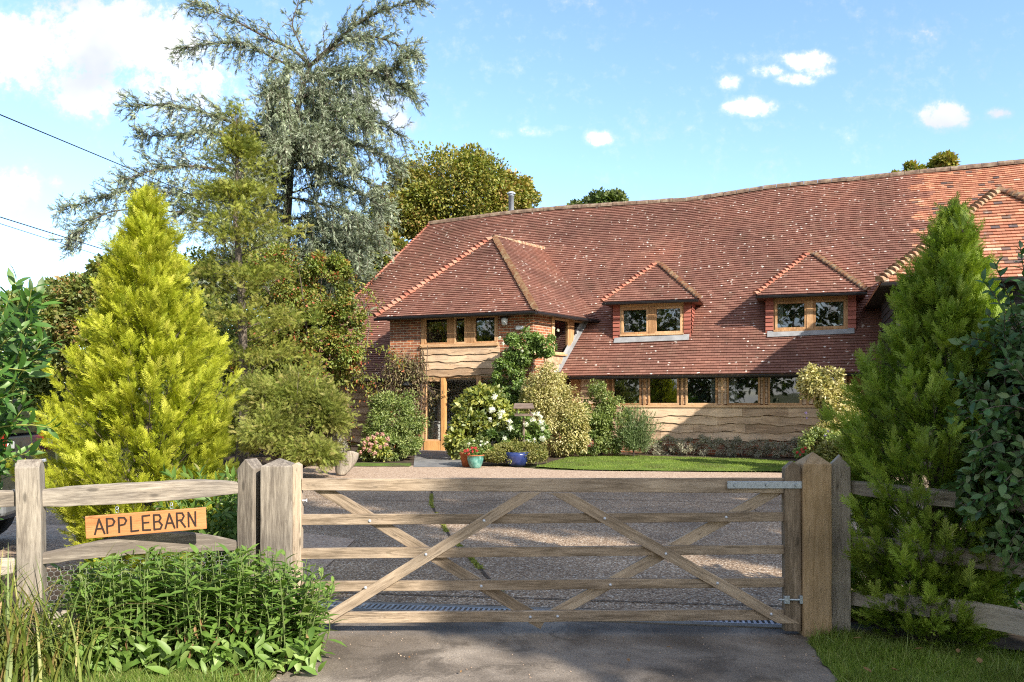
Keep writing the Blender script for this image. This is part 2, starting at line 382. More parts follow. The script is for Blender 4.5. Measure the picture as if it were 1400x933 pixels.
def ridge_mat():
    m, nt, out = mat_new('ridge_tiles'); n = noise(nt, objco(nt), 5, 6, .65)
    c = ramp(nt, n, [(.35, (.10, .07, .055)), (.5, (.20, .13, .09)), (.65, (.30, .24, .17))]); principled(nt, out, c, .9, .2); return m
M['ridge'] = ridge_mat()
def brick_mat():
    m, nt, out = mat_new('brickwork')
    t = nt.nodes.new('ShaderNodeTexCoord'); s = nt.nodes.new('ShaderNodeSeparateXYZ'); lk(nt, t.outputs['Object'], s.inputs[0])
    c = nt.nodes.new('ShaderNodeCombineXYZ'); lk(nt, mth(nt, 'ADD', s.outputs[0], s.outputs[1]), c.inputs[0]); lk(nt, s.outputs[2], c.inputs[1])
    b = nt.nodes.new('ShaderNodeTexBrick'); lk(nt, c.outputs[0], b.inputs['Vector'])
    b.inputs['Scale'].default_value = 1; b.inputs['Brick Width'].default_value = .225; b.inputs['Row Height'].default_value = .075
    b.inputs['Mortar Size'].default_value = .010; b.inputs['Mortar Smooth'].default_value = .2
    b.inputs['Color1'].default_value = (.36, .13, .06, 1); b.inputs['Color2'].default_value = (.20, .085, .055, 1); b.inputs['Mortar'].default_value = (.42, .36, .27, 1)
    col = mixc(nt, 1.0, b.outputs[0], ramp(nt, noise(nt, objco(nt), 7, 4), [(.3, (.7, .7, .72)), (.7, (1.4, 1.25, 1.1))]), 'MULTIPLY')
    principled(nt, out, col, .9, .2, bump(nt, b.outputs['Fac'], -.6, .01)); return m
M['brick'] = brick_mat()

def ground_mats():
    m, nt, out = mat_new('exposed_aggregate'); oc = objco(nt)
    vo = nt.nodes.new('ShaderNodeTexVoronoi'); vo.inputs['Scale'].default_value = 75; lk(nt, oc, vo.inputs['Vector'])
    s = nt.nodes.new('ShaderNodeSeparateColor'); lk(nt, vo.outputs['Color'], s.inputs[0])
    c = ramp(nt, s.outputs[0], [(0, (.10, .065, .04)), (.35, (.22, .15, .095)), (.65, (.34, .235, .15)), (.88, (.47, .36, .25)), (1, (.68, .60, .50))])
    n = noise(nt, oc, .7, 6, .6); c = mixc(nt, 1.0, c, ramp(nt, n, [(.3, (.62, .61, .60)), (.7, (1.25, 1.22, 1.16))]), 'MULTIPLY')
    n2 = noise(nt, oc, 3.5, 5); c = mixc(nt, mth(nt, 'MULTIPLY', step(nt, n2, .58, .75), .35, None, True), c, (.12, .085, .06))
    principled(nt, out, c, .85, .3, bump(nt, vo.outputs['Distance'], .5, .006)); M['aggregate'] = m
    m, nt, out = mat_new('pale_gravel'); oc = objco(nt)
    vo = nt.nodes.new('ShaderNodeTexVoronoi'); vo.inputs['Scale'].default_value = 38; lk(nt, oc, vo.inputs['Vector'])
    s = nt.nodes.new('ShaderNodeSeparateColor'); lk(nt, vo.outputs['Color'], s.inputs[0])
    c = ramp(nt, s.outputs[0], [(.28, .19, .13), (.42, .30, .21), (.54, .41, .30)])
    principled(nt, out, c, .9, .2, bump(nt, vo.outputs['Distance'], .6, .01)); M['gravel'] = m
    m, nt, out = mat_new('worn_dappled_tarmac'); oc = objco(nt)
    n = noise(nt, oc, 1.3, 6, .6, .6); f = noise(nt, oc, 90, 3, .7); w = noise(nt, oc, 1.9, 7, .65, .8)
    c = ramp(nt, n, [(.34, (.11, .088, .067)), (.5, (.20, .163, .127)), (.66, (.32, .265, .208))])
    c = mixc(nt, mth(nt, 'MULTIPLY', step(nt, w, .52, .60), .62, None, True), c, (.075, .060, .045))  # dark blotches: stains and dappled tree shade put into the colour
    c = mixc(nt, 1.0, c, ramp(nt, f, [(.3, (.6, .6, .6)), (.7, (1.35, 1.35, 1.35))]), 'MULTIPLY')
    vo = nt.nodes.new('ShaderNodeTexVoronoi'); vo.inputs['Scale'].default_value = 30; lk(nt, oc, vo.inputs['Vector'])
    c = mixc(nt, mth(nt, 'MULTIPLY', step(nt, vo.outputs['Distance'], .12, .08), .6, None, True), c, (.36, .32, .27))
    cr = step(nt, noise(nt, oc, 5, 4, .6, .8), .30, .27); c = mixc(nt, mth(nt, 'MULTIPLY', cr, .6, None, True), c, (.05, .045, .04))
    principled(nt, out, c, .85, .3, bump(nt, f, .5, .004)); M['tarmac'] = m
    m, nt, out = mat_new('turf'); oc = objco(nt)
    n = noise(nt, oc, 1.5, 5); f = noise(nt, oc, 40, 4, .7)
    c = ramp(nt, n, [(.3, (.10, .09, .045)), (.45, (.10, .15, .03)), (.7, (.16, .23, .04))]); c = mixc(nt, 1.0, c, ramp(nt, f, [(.3, (.55, .55, .55)), (.7, (1.4, 1.4, 1.3))]), 'MULTIPLY')
    principled(nt, out, c, .9, .15, bump(nt, f, .8, .02)); M['turf'] = m
    m, nt, out = mat_new('rough_ground'); oc = objco(nt)
    n = noise(nt, oc, .6, 6); f = noise(nt, oc, 25, 5, .7)
    c = ramp(nt, n, [(.35, (.06, .09, .025)), (.6, (.10, .09, .05))]); c = mixc(nt, 1.0, c, ramp(nt, f, [(.3, (.5, .5, .5)), (.7, (1.5, 1.5, 1.5))]), 'MULTIPLY')
    principled(nt, out, c, .95, .1); M['ground'] = m
    m, nt, out = mat_new('slate_paving'); principled(nt, out, ramp(nt, noise(nt, objco(nt), 4, 5), [(.3, (.13, .13, .13)), (.7, (.26, .25, .24))]), .7, .3); M['slab'] = m
    m, nt, out = mat_new('concrete'); principled(nt, out, ramp(nt, noise(nt, objco(nt), 6, 6, .7), [(.3, (.15, .135, .115)), (.7, (.27, .245, .21))]), .9, .2); M['concrete'] = m
    m, nt, out = mat_new('green_glaze'); n = noise(nt, objco(nt), 9, 3)
    principled(nt, out, ramp(nt, n, [(.3, (.03, .10, .09)), (.52, (.10, .28, .23)), (.7, (.24, .42, .36))]), .2, .6); M['green_pot'] = m
ground_mats()

# foliage colours
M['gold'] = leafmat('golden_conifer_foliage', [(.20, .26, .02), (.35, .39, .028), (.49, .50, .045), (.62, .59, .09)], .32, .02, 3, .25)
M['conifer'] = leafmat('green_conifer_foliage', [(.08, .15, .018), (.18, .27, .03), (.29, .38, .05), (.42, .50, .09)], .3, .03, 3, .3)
M['cypress'] = leafmat('old_cypress_foliage', [(.11, .14, .025), (.20, .23, .04), (.30, .31, .055), (.36, .32, .09)], .25, .02, 1.5, .35)
M['cedar'] = leafmat('blue_cedar_needles', [(.09, .12, .06), (.22, .26, .165), (.38, .42, .31), (.56, .60, .48)], .12, .04, 1.2, .35)
M['sycamore'] = leafmat('autumn_sycamore_leaves', [(.09, .13, .018), (.17, .20, .025), (.27, .26, .04), (.36, .29, .06), (.34, .18, .05)], .3, .05, .5, .35)
M['dark_tree'] = leafmat('mid_green_leaves', [(.05, .085, .018), (.10, .14, .03), (.16, .18, .05)], .3, .05, .6, .35)
M['haw'] = leafmat('hawthorn_leaves', [(0, (.09, .14, .022)), (.35, (.19, .24, .035)), (.6, (.26, .27, .05)), (.8, (.34, .27, .06)), (.9, (.38, .12, .04)), (1, (.42, .08, .04))], .3, .05, 1.2, .4)
M['copper'] = leafmat('copper_leaves', [(0, (.10, .15, .03)), (.6, (.22, .23, .05)), (1, (.44, .24, .10))], .3, .05, .8, .3)
M['juniper'] = leafmat('juniper_foliage', [(.13, .16, .03), (.22, .25, .05), (.32, .33, .08), (.40, .34, .12)], .25, .02, 2, .35)
M['varieg'] = leafmat('variegated_leaves', [(0, (.12, .15, .03)), (.3, (.36, .32, .10)), (.7, (.58, .50, .22)), (1, (.72, .64, .36))], .25, .05, 2, .2)
M['magnolia'] = leafmat('yellow_green_leaves', [(0, (.07, .12, .018)), (.4, (.18, .22, .025)), (.75, (.38, .38, .06)), (1, (.55, .50, .12))], .3, .1, 2, .25)
M['shrub'] = leafmat('shrub_leaves', [(.09, .14, .03), (.16, .22, .045), (.24, .29, .07), (.32, .33, .11)], .3, .06, 2, .3)
M['climber'] = leafmat('climber_leaves', [(.06, .12, .02), (.12, .21, .03), (.19, .29, .05), (.28, .33, .10)], .3, .08, 2, .3)
M['vine'] = leafmat('dry_vine', [(.14, .09, .05), (.24, .17, .09), (.30, .26, .12), (.14, .17, .04)], .2, .03, 2, .3)
M['box'] = leafmat('low_shrub_leaves', [(.08, .11, .02), (.17, .18, .03), (.27, .25, .06), (.38, .33, .12)], .25, .05, 3, .3)
M['rosemary'] = leafmat('rosemary_needles', [(.07, .11, .035), (.13, .19, .06), (.20, .25, .10)], .2, .05, 2, .2)
M['lavender'] = leafmat('grey_lavender', [(.20, .20, .15), (.32, .31, .24), (.42, .39, .31), (.38, .28, .23)], .2, .03, 2, .3)
M['laurel'] = leafmat('laurel_leaves', [(.03, .085, .012), (.055, .14, .02), (.09, .20, .03), (.15, .28, .045)], .3, .05, 3, .2, .35)
M['evergreen'] = leafmat('glossy_evergreen_leaves', [(.025, .07, .02), (.05, .12, .03), (.09, .17, .05), (.17, .22, .10)], .15, .05, 3, .2, .35)
M['perennial'] = leafmat('perennial_leaves', [(0, (.07, .15, .025)), (.4, (.13, .23, .04)), (.8, (.20, .31, .06)), (.96, (.29, .37, .11)), (1, (.36, .33, .12))], .3, .05, 4, .2, .4)
M['dead'] = leafmat('dead_leaves', [(.22, .11, .05), (.34, .19, .09), (.42, .27, .14)], .2, .03, 4, .2)
M['straps'] = leafmat('strap_leaves', [(0, (.07, .11, .02)), (.4, (.13, .19, .03)), (.7, (.24, .28, .05)), (.88, (.42, .36, .10)), (1, (.45, .30, .14))], .3, .06, 3, .2)
M['grass_sun'] = leafmat('grass_blades', [(.10, .16, .025), (.17, .25, .04), (.25, .33, .06), (.40, .36, .15)], .35, .03, 2.5, .3)
M['grass_lush'] = leafmat('lawn_blades', [(.11, .16, .022), (.17, .25, .03), (.24, .33, .045), (.34, .33, .11)], .35, .03, 1.5, .3)
def petal(name, c, t=.3):
    return leafmat(name, [tuple(x * .8 for x in c), c, tuple(min(.9, x * 1.1) for x in c)], t, .03, 8, .1)
M['petal_white'] = petal('white_petals', (.80, .80, .76)); M['petal_pink'] = petal('pink_petals', (.62, .34, .30)); M['petal_red'] = petal('red_petals', (.62, .06, .07))
M['petal_mauve'] = petal('mauve_petals', (.22, .16, .42))

# ---------------------------------------------------------------- the ground
def sheet(name, poly, mat, lift, kind='structure', dy=1.5, **kw):
    """flat polygon laid on the gently rising ground"""
    bm = bmesh.new(); vs = [bm.verts.new((x, y, 0)) for x, y in poly]; bm.faces.new(vs)
    y0 = min(p[1] for p in poly); y1 = max(p[1] for p in poly)
    cuts = [6.2, 23.0] + ([y0 + i for i in ()])
    for c in cuts:
        if y0 < c < y1:
            bmesh.ops.bisect_plane(bm, geom=bm.verts[:] + bm.edges[:] + bm.faces[:], plane_co=(0, c, 0), plane_no=(0, 1, 0))
    for v in bm.verts: v.co.z = gz(v.co.y) + lift
    bmesh.ops.triangulate(bm, faces=bm.faces[:])
    me = bpy.data.meshes.new(name); bm.to_mesh(me); bm.free(); me.materials.append(mat)
    return link(name, me, kind=kind, **kw)
def wob(p, amp=.03, n=8, seed=0):
    """roughen a polygon's edges"""
    r = random.Random(seed); o = []
    for i in range(len(p)):
        a, b = p[i], p[(i + 1) % len(p)]
        for k in range(n):
            t = k / n; o.append((a[0] + (b[0] - a[0]) * t + r.uniform(-amp, amp), a[1] + (b[1] - a[1]) * t + r.uniform(-amp, amp)))
    return o
sheet('ground', [(-400, -200), (400, -200), (400, 900), (-400, 900)], M['ground'], -0.012)
sheet('road', [(-60, -6), (60, -6), (60, 2.2), (-60, 2.2)], M['tarmac'], -0.006)
sheet('driveway_entrance', wob([(-1.62, 2.1), (2.3, 2.1), (1.95, 4.6), (2.2, 5.8), (2.25, 6.25), (-1.72, 6.75), (-1.45, 5.9), (-1.46, 4.7)], .025, 8, 3), M['tarmac'], 0.002)
sheet('forecourt', [(-1.9, 6.75), (2.25, 6.25), (9.5, 7.4), (14, 12), (12, 15.6), (7.0, 17.05), (3, 17.2), (-.1, 17.5), (-3.4, 17.3), (-9, 16.5), (-9, 10.2), (-5.6, 9.6), (-3.0, 9.5), (-1.95, 9.0)], M['aggregate'], 0.004)
sheet('gravel_path', wob([(-9, 15.4), (8.2, 14.9), (8.0, 16.6), (1.0, 17.5), (-.3, 18.4), (-2.0, 18.6), (-4.4, 18.4), (-9, 17.6)], .05, 10, 5), M['gravel'], 0.008)
sheet('planting_bed_left', [(-7, 5.7), (-1.85, 6.05), (-1.85, 9.4), (-3.6, 10.4), (-7, 10.4)], M['gravel'], 0.012)
sheet('planting_bed_left', [(-4.8, 4.75), (-1.85, 5.95), (-1.85, 7.0), (-2.6, 7.8), (-5.2, 7.8)], M['soilm'], 0.018)
sheet('planting_bed_right', [(2.35, 5.75), (8, 3.5), (9, 7.3), (2.7, 6.55)], M['soilm'], 0.012)
sheet('house_bed', [(-9, 18.3), (-.3, 18.3), (1.4, 19.6), (3.0, 21.5), (7.4, 19.0), (9, 19), (9, 26), (-12, 30)], M['soilm'], 0.006)
sheet('slate_path', [(-2.25, 18.2), (-1.1, 18.2), (-1.25, 23.3), (-2.9, 23.9)], M['slab'], 0.014)
LAWN = wob([(.55, 18.2), (1.6, 17.55), (3.4, 17.3), (6.6, 17.15), (8.4, 16.9), (8.0, 18.8), (6.2, 20.2), (3.2, 21.3), (1.6, 20.9), (1.0, 19.6)], .04, 6, 9)
sheet('lawn', LAWN, M['turf'], 0.02)
sheet('grass_strip', wob([(-4.2, 18.3), (-2.35, 18.3), (-2.4, 19.1), (-4.2, 19.2)], .04, 6, 2), M['turf'], 0.02)
LV = wob([(-12, 2.2), (-1.6, 2.2), (-1.44, 4.7), (-1.5, 5.95), (-12, 5.2)], .03, 10, 12)
sheet('verge_left', LV, M['turf'], 0.012)
RV = wob([(2.28, 2.2), (14, 2.2), (14, 3.0), (4.2, 4.8), (2.32, 5.75), (2.1, 5.6), (1.93, 4.7)], .03, 10, 13)
sheet('verge_right', RV, M['turf'], 0.012)

def inside(poly, x, y):
    x = np.asarray(x); y = np.asarray(y); c = np.zeros(x.shape, bool); n = len(poly); j = n - 1
    for i in range(n):
        xi, yi = poly[i]; xj, yj = poly[j]
        c ^= ((yi > y) != (yj > y)) & (x < (xj - xi) * (y - yi) / (yj - yi + 1e-12) + xi); j = i
    return c
BL = ([(-.5, 0, 0), (.5, 0, 0), (-.3, .5, .1), (.3, .5, .1), (0, 1, .35)], [(0, 1, 2), (1, 3, 2), (2, 3, 4)])
def blades(name, poly, box, n, h, wid, mat, parent=None, lean=.45, **kw):
    x = rng.uniform(box[0], box[1], n); y = rng.uniform(box[2], box[3], n); m = inside(poly, x, y); x, y = x[m], y[m]; n = len(x)
    clump = .55 + .9 * rng.random(n) ** 1.3 * (0.6 + .4 * np.sin(x * 5.3 + 1.2 * np.sin(y * 4)) * np.cos(y * 6.1))
    hh = h * clump
    D = np.stack([rng.normal(0, lean, n), rng.normal(0, lean, n), np.ones(n)], 1)
    N = rdir(n) * [1, 1, .1]
    T = ([(a * wid / h, b, c) for a, b, c in BL[0]], BL[1])
    pos = np.stack([x, y, np.array([gz(v) for v in y]) + .005], 1)
    V, Fc, r = scatter(T, pos, D, N, hh)
    return arr_mesh(name, V, Fc, mat, parent, r, **kw)
blades('verge_grass', LV, (-3.4, -1.4, 4.3, 5.95), 52000, .055, .0045, M['grass_sun'], kind='stuff', label='sunlit rough grass verge left of the drive', cat='grass')
blades('verge_grass', RV, (1.85, 4.2, 4.2, 5.8), 46000, .07, .0045, M['grass_lush'], kind='stuff', label='shaded green grass verge right of the gate post', cat='grass')
blades('lawn_grass', LAWN, (.5, 8.4, 16.9, 21.4), 90000, .045, .010, M['grass_lush'], lean=.3, kind='stuff', label='bright mown lawn grass in front of the long low windows', cat='grass')
blades('rough_weeds', LV, (-3.4, -1.4, 4.3, 5.95), 1500, .13, .006, M['perennial'], lean=.6, kind='stuff', label='longer coarse weeds in the sunlit left verge', cat='grass')
blades('rough_weeds', RV, (1.85, 4.2, 4.2, 5.8), 1700, .13, .006, M['shrub'], lean=.6, kind='stuff', label='longer coarse weeds in the shaded right verge', cat='grass')
# moss filled slab joints and a crack across the forecourt
def strip(name, pts, w, mat, lift, jit=.006, blade=None, **kw):
    mb = MB(); r = random.Random(5); P = []
    for i in range(len(pts) - 1):
        a, b = pts[i], pts[i + 1]; k = max(2, int(math.dist(a, b) / .12))
        P += [(a[0] + (b[0] - a[0]) * t / k + r.uniform(-jit, jit), a[1] + (b[1] - a[1]) * t / k + r.uniform(-jit, jit)) for t in range(k)]
    P.append(pts[-1])
    for i in range(len(P) - 1):
        a, b = P[i], P[i + 1]; dx, dy = b[0] - a[0], b[1] - a[1]; L = math.hypot(dx, dy); nx, ny = -dy / L * w / 2, dx / L * w / 2
        if i == 0: pn = (nx, ny)
        vs = [(a[0] + pn[0], a[1] + pn[1]), (a[0] - pn[0], a[1] - pn[1]), (b[0] - nx, b[1] - ny), (b[0] + nx, b[1] + ny)]
        mb.add([(x, y, gz(y) + lift) for x, y in vs], [(0, 1, 2, 3)]); pn = (nx, ny)
    return mb.build(name, mat, kind='structure', **kw)
joint = [(0.0, 6.55), (-.42, 8.3), (-.75, 9.6), (-1.25, 12.3), (-1.5, 15.0)]
strip('slab_joint', joint, .03, M['soilm'], .0125)
strip('slab_joint', [(-3.4, 12.9), (-1.3, 12.6), (1.2, 12.9), (4.6, 12.2), (7, 12.5)], .018, M['soilm'], .0125)
strip('slab_joint', [(3.7, 12.4), (3.55, 11.9), (3.6, 11.3), (3.4, 10.9)], .016, M['soilm'], .0125, .02)
strip('slab_joint', [(-1.9, 6.98), (2.3, 6.48)], .02, M['soilm'], .0125)
n = 4200; seg = rng.integers(0, 4, n); t = rng.random(n); jp = np.array(joint)
pp = jp[seg] * (1 - t)[:, None] + jp[seg + 1] * t[:, None] + rng.normal(0, .014, (n, 2)); dens_ = (np.sin(pp[:, 1] * 3.1) > -.75); pp = pp[dens_]
pos = np.stack([pp[:, 0], pp[:, 1], [gz(v) + .01 for v in pp[:, 1]]], 1)
V, Fc, r = scatter(BL, pos, np.stack([rng.normal(0, .5, len(pp)), rng.normal(0, .5, len(pp)), np.ones(len(pp))], 1), rdir(len(pp)), rng.uniform(.010, .024, len(pp)))
arr_mesh('moss', V, Fc, M['juniper'], None, r, kind='stuff', label='moss and grass tufts in the joint between drive slabs', cat='moss')

# loose grit on the drive
n = 2600; gx = rng.uniform(-1.5, 2.2, n); gy = rng.uniform(4.3, 6.1, n) ; edge = np.minimum(np.abs(gx + 1.45), np.abs(gx - 1.98)); kp = rng.random(n) < np.clip(.10 + .9 * np.exp(-edge / .12), 0, 1); gx, gy = gx[kp], gy[kp]
V, Fc, r = scatter(([(-.5, 0, 0), (.5, .1, 0), (.1, .8, 0), (0, .3, .5)], [(0, 1, 3), (1, 2, 3), (2, 0, 3)]), np.stack([gx, gy, np.full(len(gx), .004)], 1), rdir(len(gx)) * [1, 1, 0], np.tile([0, 0, 1.], (len(gx), 1)), rng.uniform(.004, .016, len(gx)) * rng.uniform(.5, 1.2, len(gx)))
arr_mesh('loose_grit', V, Fc, M['gravel'], None, r, kind='stuff', label='loose grit and crumbs scattered along the edges of the tarmac', cat='grit')

# drain channel across the gateway
A0 = Vector((-1.78, 6.60, 0)); A1 = Vector((2.15, 6.02, 0)); dr = empty('drain_channel', ((A0 + A1) / 2)[:], math.atan2(A1.y - A0.y, A1.x - A0.x),
    label='long narrow metal drainage grating set across the drive behind the gate', cat='drain')
L_ = (A1 - A0).length / 2
mb = MB(); mb.box(-L_, L_, -.16, -.085, -.03, .012); mb.box(-L_, L_, .085, .16, -.03, .012); mb.build('surround', M['concrete'], dr, worldspace=False)
mb = MB(); mb.box(-L_, L_, -.085, -.07, -.02, .014); mb.box(-L_, L_, .07, .085, -.02, .014)
k = int(2 * L_ / .042)
for i in range(k): x = -L_ + i * .042; mb.box(x, x + .020, -.07, .07, -.01, .013)
mb.build('grate', M['steel'], dr, worldspace=False)
mb = MB(); mb.box(-L_, L_, -.07, .07, -.009, -.001 + .006); mb.build('channel_bed', M['dark'], dr, worldspace=False)

# ---------------------------------------------------------------- the house, in its own frame: x along the front, y back, z up
HO = (3.94, 22.0, 0.0); HA = math.atan2(-.342, .94)
house = empty('barn_house', HO, HA, label='long converted barn with wavy red clay tile roof, dormers and waney oak cladding', cat='house')
HM = Matrix.Translation(Vector(HO)) @ Matrix.Rotation(HA, 4, 'Z')
TS = 6.3 / 5.5
def H(name, mb, mat, parent=None, **kw): return mb.build(name, mat, parent or house, worldspace=False, **kw)
RU = [-12.6, -9.47, -7.95, -6.2, -4.51, -2.89, -1.59, .16, 1.61, 2.77, 4.13, 5.65, 7.1, 8.51, 10.04, 14]
RZ = [8.62, 8.62, 8.68, 8.75, 8.76, 8.73, 8.70, 8.66, 8.75, 8.83, 8.85, 8.86, 8.88, 8.90, 8.92, 8.95]
def ridgez(u): return float(np.interp(u, RU, RZ))
def roofpt(u, b, lift=0.0):
    z = 2.5 + TS * b + (ridgez(u) - 8.8) * (max(b, 0) / 5.5) + .03 * math.sin(u * 1.3 + b) * math.sin(b * .9 + .4 * u) * min(1, max(0, b))
    n = Vector((0, -TS, 1)).normalized() * lift
    return Vector((u, b + n.y, z + n.z))
def tile_rows(mb, P, interval, tmax, g=.10, w=.165, age=lambda s, t: 0.0, mask=None, seed=1, lift=.030):
    """P(s,t,lift)->point; interval(t)->(s0,s1); rows of plain tiles, every tile its own slightly lifted quad"""
    r = random.Random(seed); k = 0
    while k * g < tmax - .02:
        t0 = k * g; t1 = min(t0 + g * 1.04, tmax); a, b = interval(t0 + g * .3)
        off = (k % 2) * w / 2 + r.uniform(-.01, .01); s = math.floor((a - off) / w) * w + off
        rowl = r.uniform(-.002, .003)
        while s < b:
            s0, s1 = max(s, a), min(s + w - .004, b); s += w
            if s1 - s0 < .01: continue
            if mask and not mask((s0 + s1) / 2, t0): continue
            l0 = lift + rowl + r.uniform(-.002, .004); l1 = l0 + r.uniform(-.002, .002); dt = r.uniform(-.0015, .0015)
            vs = [P(s0, t0 + dt, l0), P(s1, t0 + dt, l1), P(s1, t1, .002), P(s0, t1, .002), P(s0, t0 + dt, -.004), P(s1, t0 + dt, -.004)]
            mb.add(vs, [(0, 1, 2, 3), (4, 5, 1, 0)], r.random(), age((s0 + s1) / 2, t0))
        k += 1
SL = math.hypot(1, TS)
def main_int(t):
    b = t / SL; return (-12.6 + (b / 5.5) * 3.13, 13.5)
def wing_mask(s, t):
    b = t / SL
    if -7.4 < s < -3.0 + .38 * b and b < 3.4 - abs(s + 5.2 - .38 * b * .6) * 1.15: return False
    if 5.9 < s < 10.4 and b < 1.3: return False
    for c in (-.22, 4.03):      # dormer throats
        if c - 1.0 < s < c + 1.0 and 1.03 < b < 1.75: return False
    return True
mb = MB(); tile_rows(mb, lambda s, t, l: roofpt(s, t / SL, l), main_int, 5.5 * SL, mask=wing_mask, age=lambda s, t: 1.0 if s > 7.15 + .25 * math.sin(t * 9) + random.uniform(-.2, .2) else 0.0, seed=3)
roof = H('roof', mb, M['tile'])
# left hip end and rear slope
mb = MB()
def hipP(s, t, l):  # left end: s runs back, t up
    f = t / 7.0; return Vector((-12.6 + 3.13 * f - l * .9, s, 2.5 + (ridgez(-9.47) - 2.5) * f + l * .4))
tile_rows(mb, hipP, lambda t: (5.5 * t / 7.0, 11 - 5.5 * t / 7.0), 7.0, seed=5); H('roof', mb, M['tile'], label='hipped left end of the main tiled roof')
mb = MB()
for i in range(len(RU) - 1):
    a, b = max(RU[i], -9.47), RU[i + 1]
    if b <= -9.47: continue
    mb.add([(a, 5.5, ridgez(a) - .03), (b, 5.5, ridgez(b) - .03), (b, 11, 2.5), (a if i > 1 else -12.6, 11, 2.5)], [(0, 1, 2, 3)], .5)
H('roof', mb, M['tile'], label='plain rear slope of the main roof')
# ridge tiles
def half_round(mb, p, q, r0, r1, up, lift=.02, n=7, seg=1):
    p = Vector(p); q = Vector(q); d = (q - p).normalized(); side = d.cross(Vector(up)).normalized(); u2 = side.cross(d)
    vs = []
    for (c, rr) in ((p + u2 * lift, r0), (q, r1)):
        for k in range(n):
            t = math.pi * (k / (n - 1)); t = -.25 + (math.pi + .5) * k / (n - 1)
            vs.append(c + side * math.cos(t) * rr + u2 * math.sin(t) * rr)
    fs = [(k, k + 1, n + k + 1, n + k) for k in range(n - 1)] + [tuple(range(n - 1, -1, -1))] + [tuple(range(n, 2 * n))]
    mb.add(vs, fs)
mb = MB(); u = -9.55
while u < 13.4:
    L = .42; half_round(mb, (u, 5.5, ridgez(u) - .035 + random.uniform(-.008, .008)), (u + L - .012, 5.5, ridgez(u + L) - .035 + random.uniform(-.008, .008)), .125, .125, (0, 0, 1), 0); u += L
H('ridge_tiles', mb, M['ridge'], roof, smooth=False)
def bonnets(name, a, b, mat, parent, step_=.155, r0=.095, up=(0, 0, 1)):
    """overlapping bonnet tiles down a hip from a (low) to b (high)"""
    mb = MB(); a = Vector(a); b = Vector(b); L = (b - a).length; d = (b - a) / L; n = int(L / step_)
    for i in range(n):
        p = a + d * (i * step_) + Vector((random.uniform(-.006, .006), 0, random.uniform(-.006, .006)))
        half_round(mb, p, p + d * step_ * 1.35, r0 * random.uniform(.95, 1.08), r0 * .55, up, .060)
    return H(name, mb, mat, parent)
bonnets('hip_tiles', (-12.6, 0, 2.52), (-9.47, 5.5, 8.6), M['bonnet'], roof, .12, .045)

def slab(mb, pts, th, nrm_):
    n = len(pts); nv = Vector(nrm_).normalized() * th
    mb.add([Vector(p) for p in pts] + [Vector(p) - nv for p in pts], [tuple(range(n)), tuple(range(2 * n - 1, n - 1, -1))] + [(i, n + i, n + (i + 1) % n, (i + 1) % n) for i in range(n)])

def plane_tiles(mb, p0, su, p_apex_list, g=.10, w=.165, seed=1, age=0.0):
    """convex face given by 3-D points; p0 origin on eave, su eave direction"""
    p0 = Vector(p0); su = Vector(su).normalized(); pts = [Vector(p) for p in p_apex_list]
    # slope direction: in plane, perpendicular to su
    n = None
    for i in range(2, len(pts)):
        n = (pts[1] - pts[0]).cross(pts[i] - pts[0])
        if n.length > 1e-4: break
    n.normalize()
    if n.z < 0: n = -n
    tv = n.cross(su).normalized()
    if tv.z < 0: tv = -tv
    st = [((p - p0).dot(su), (p - p0).dot(tv)) for p in pts]; tmax = max(t for s, t in st)
    def interval(t):
        xs = []
        for i in range(len(st)):
            (a, ta), (b, tb) = st[i], st[(i + 1) % len(st)]
            if (ta - t) * (tb - t) <= 0 and abs(ta - tb) > 1e-9: xs.append(a + (b - a) * (t - ta) / (tb - ta))
        return (min(xs), max(xs)) if len(xs) >= 2 else (0, 0)
    tile_rows(mb, lambda s, t, l: p0 + su * s + tv * t + n * l, interval, tmax, g, w, lambda s, t: age, None, seed)

def gutter(name, a, b, parent, r=.055, drop=.06):
    a = Vector(a); b = Vector(b); mb = MB(); d = (b - a).normalized(); side = d.cross(Vector((0, 0, 1))).normalized(); n = 7; vs = []
    for c in (a, b):
        for k in range(n):
            t = math.pi + math.pi * k / (n - 1); vs.append(c + side * math.cos(t) * r + Vector((0, 0, 1)) * (math.sin(t) * r - drop * .3))
    fs = [(k, k + 1, n + k + 1, n + k) for k in range(n - 1)]
    mb.add(vs, fs); L = (b - a).length; k = 0.0
    for p, q in ((a, b),):
        mb.tube([p + side * r, q + side * r], .008, 5); mb.tube([p - side * r, q - side * r], .008, 5)
    while k < L:
        c = a + d * k; mb.tube([c + side * r * 1.05 + Vector((0, 0, -.02)), c + Vector((0, 0, -r * 1.25)), c - side * r * 1.05 + Vector((0, 0, -.02))], .011, 5); k += .9
    return H(name, mb, M['gutter'], parent)
gutter('gutter', (-2.6, -.06, 2.47), (5.5, -.06, 2.47), house); gutter('gutter', (-12.6, -.06, 2.47), (-7.6, -.06, 2.47), house)

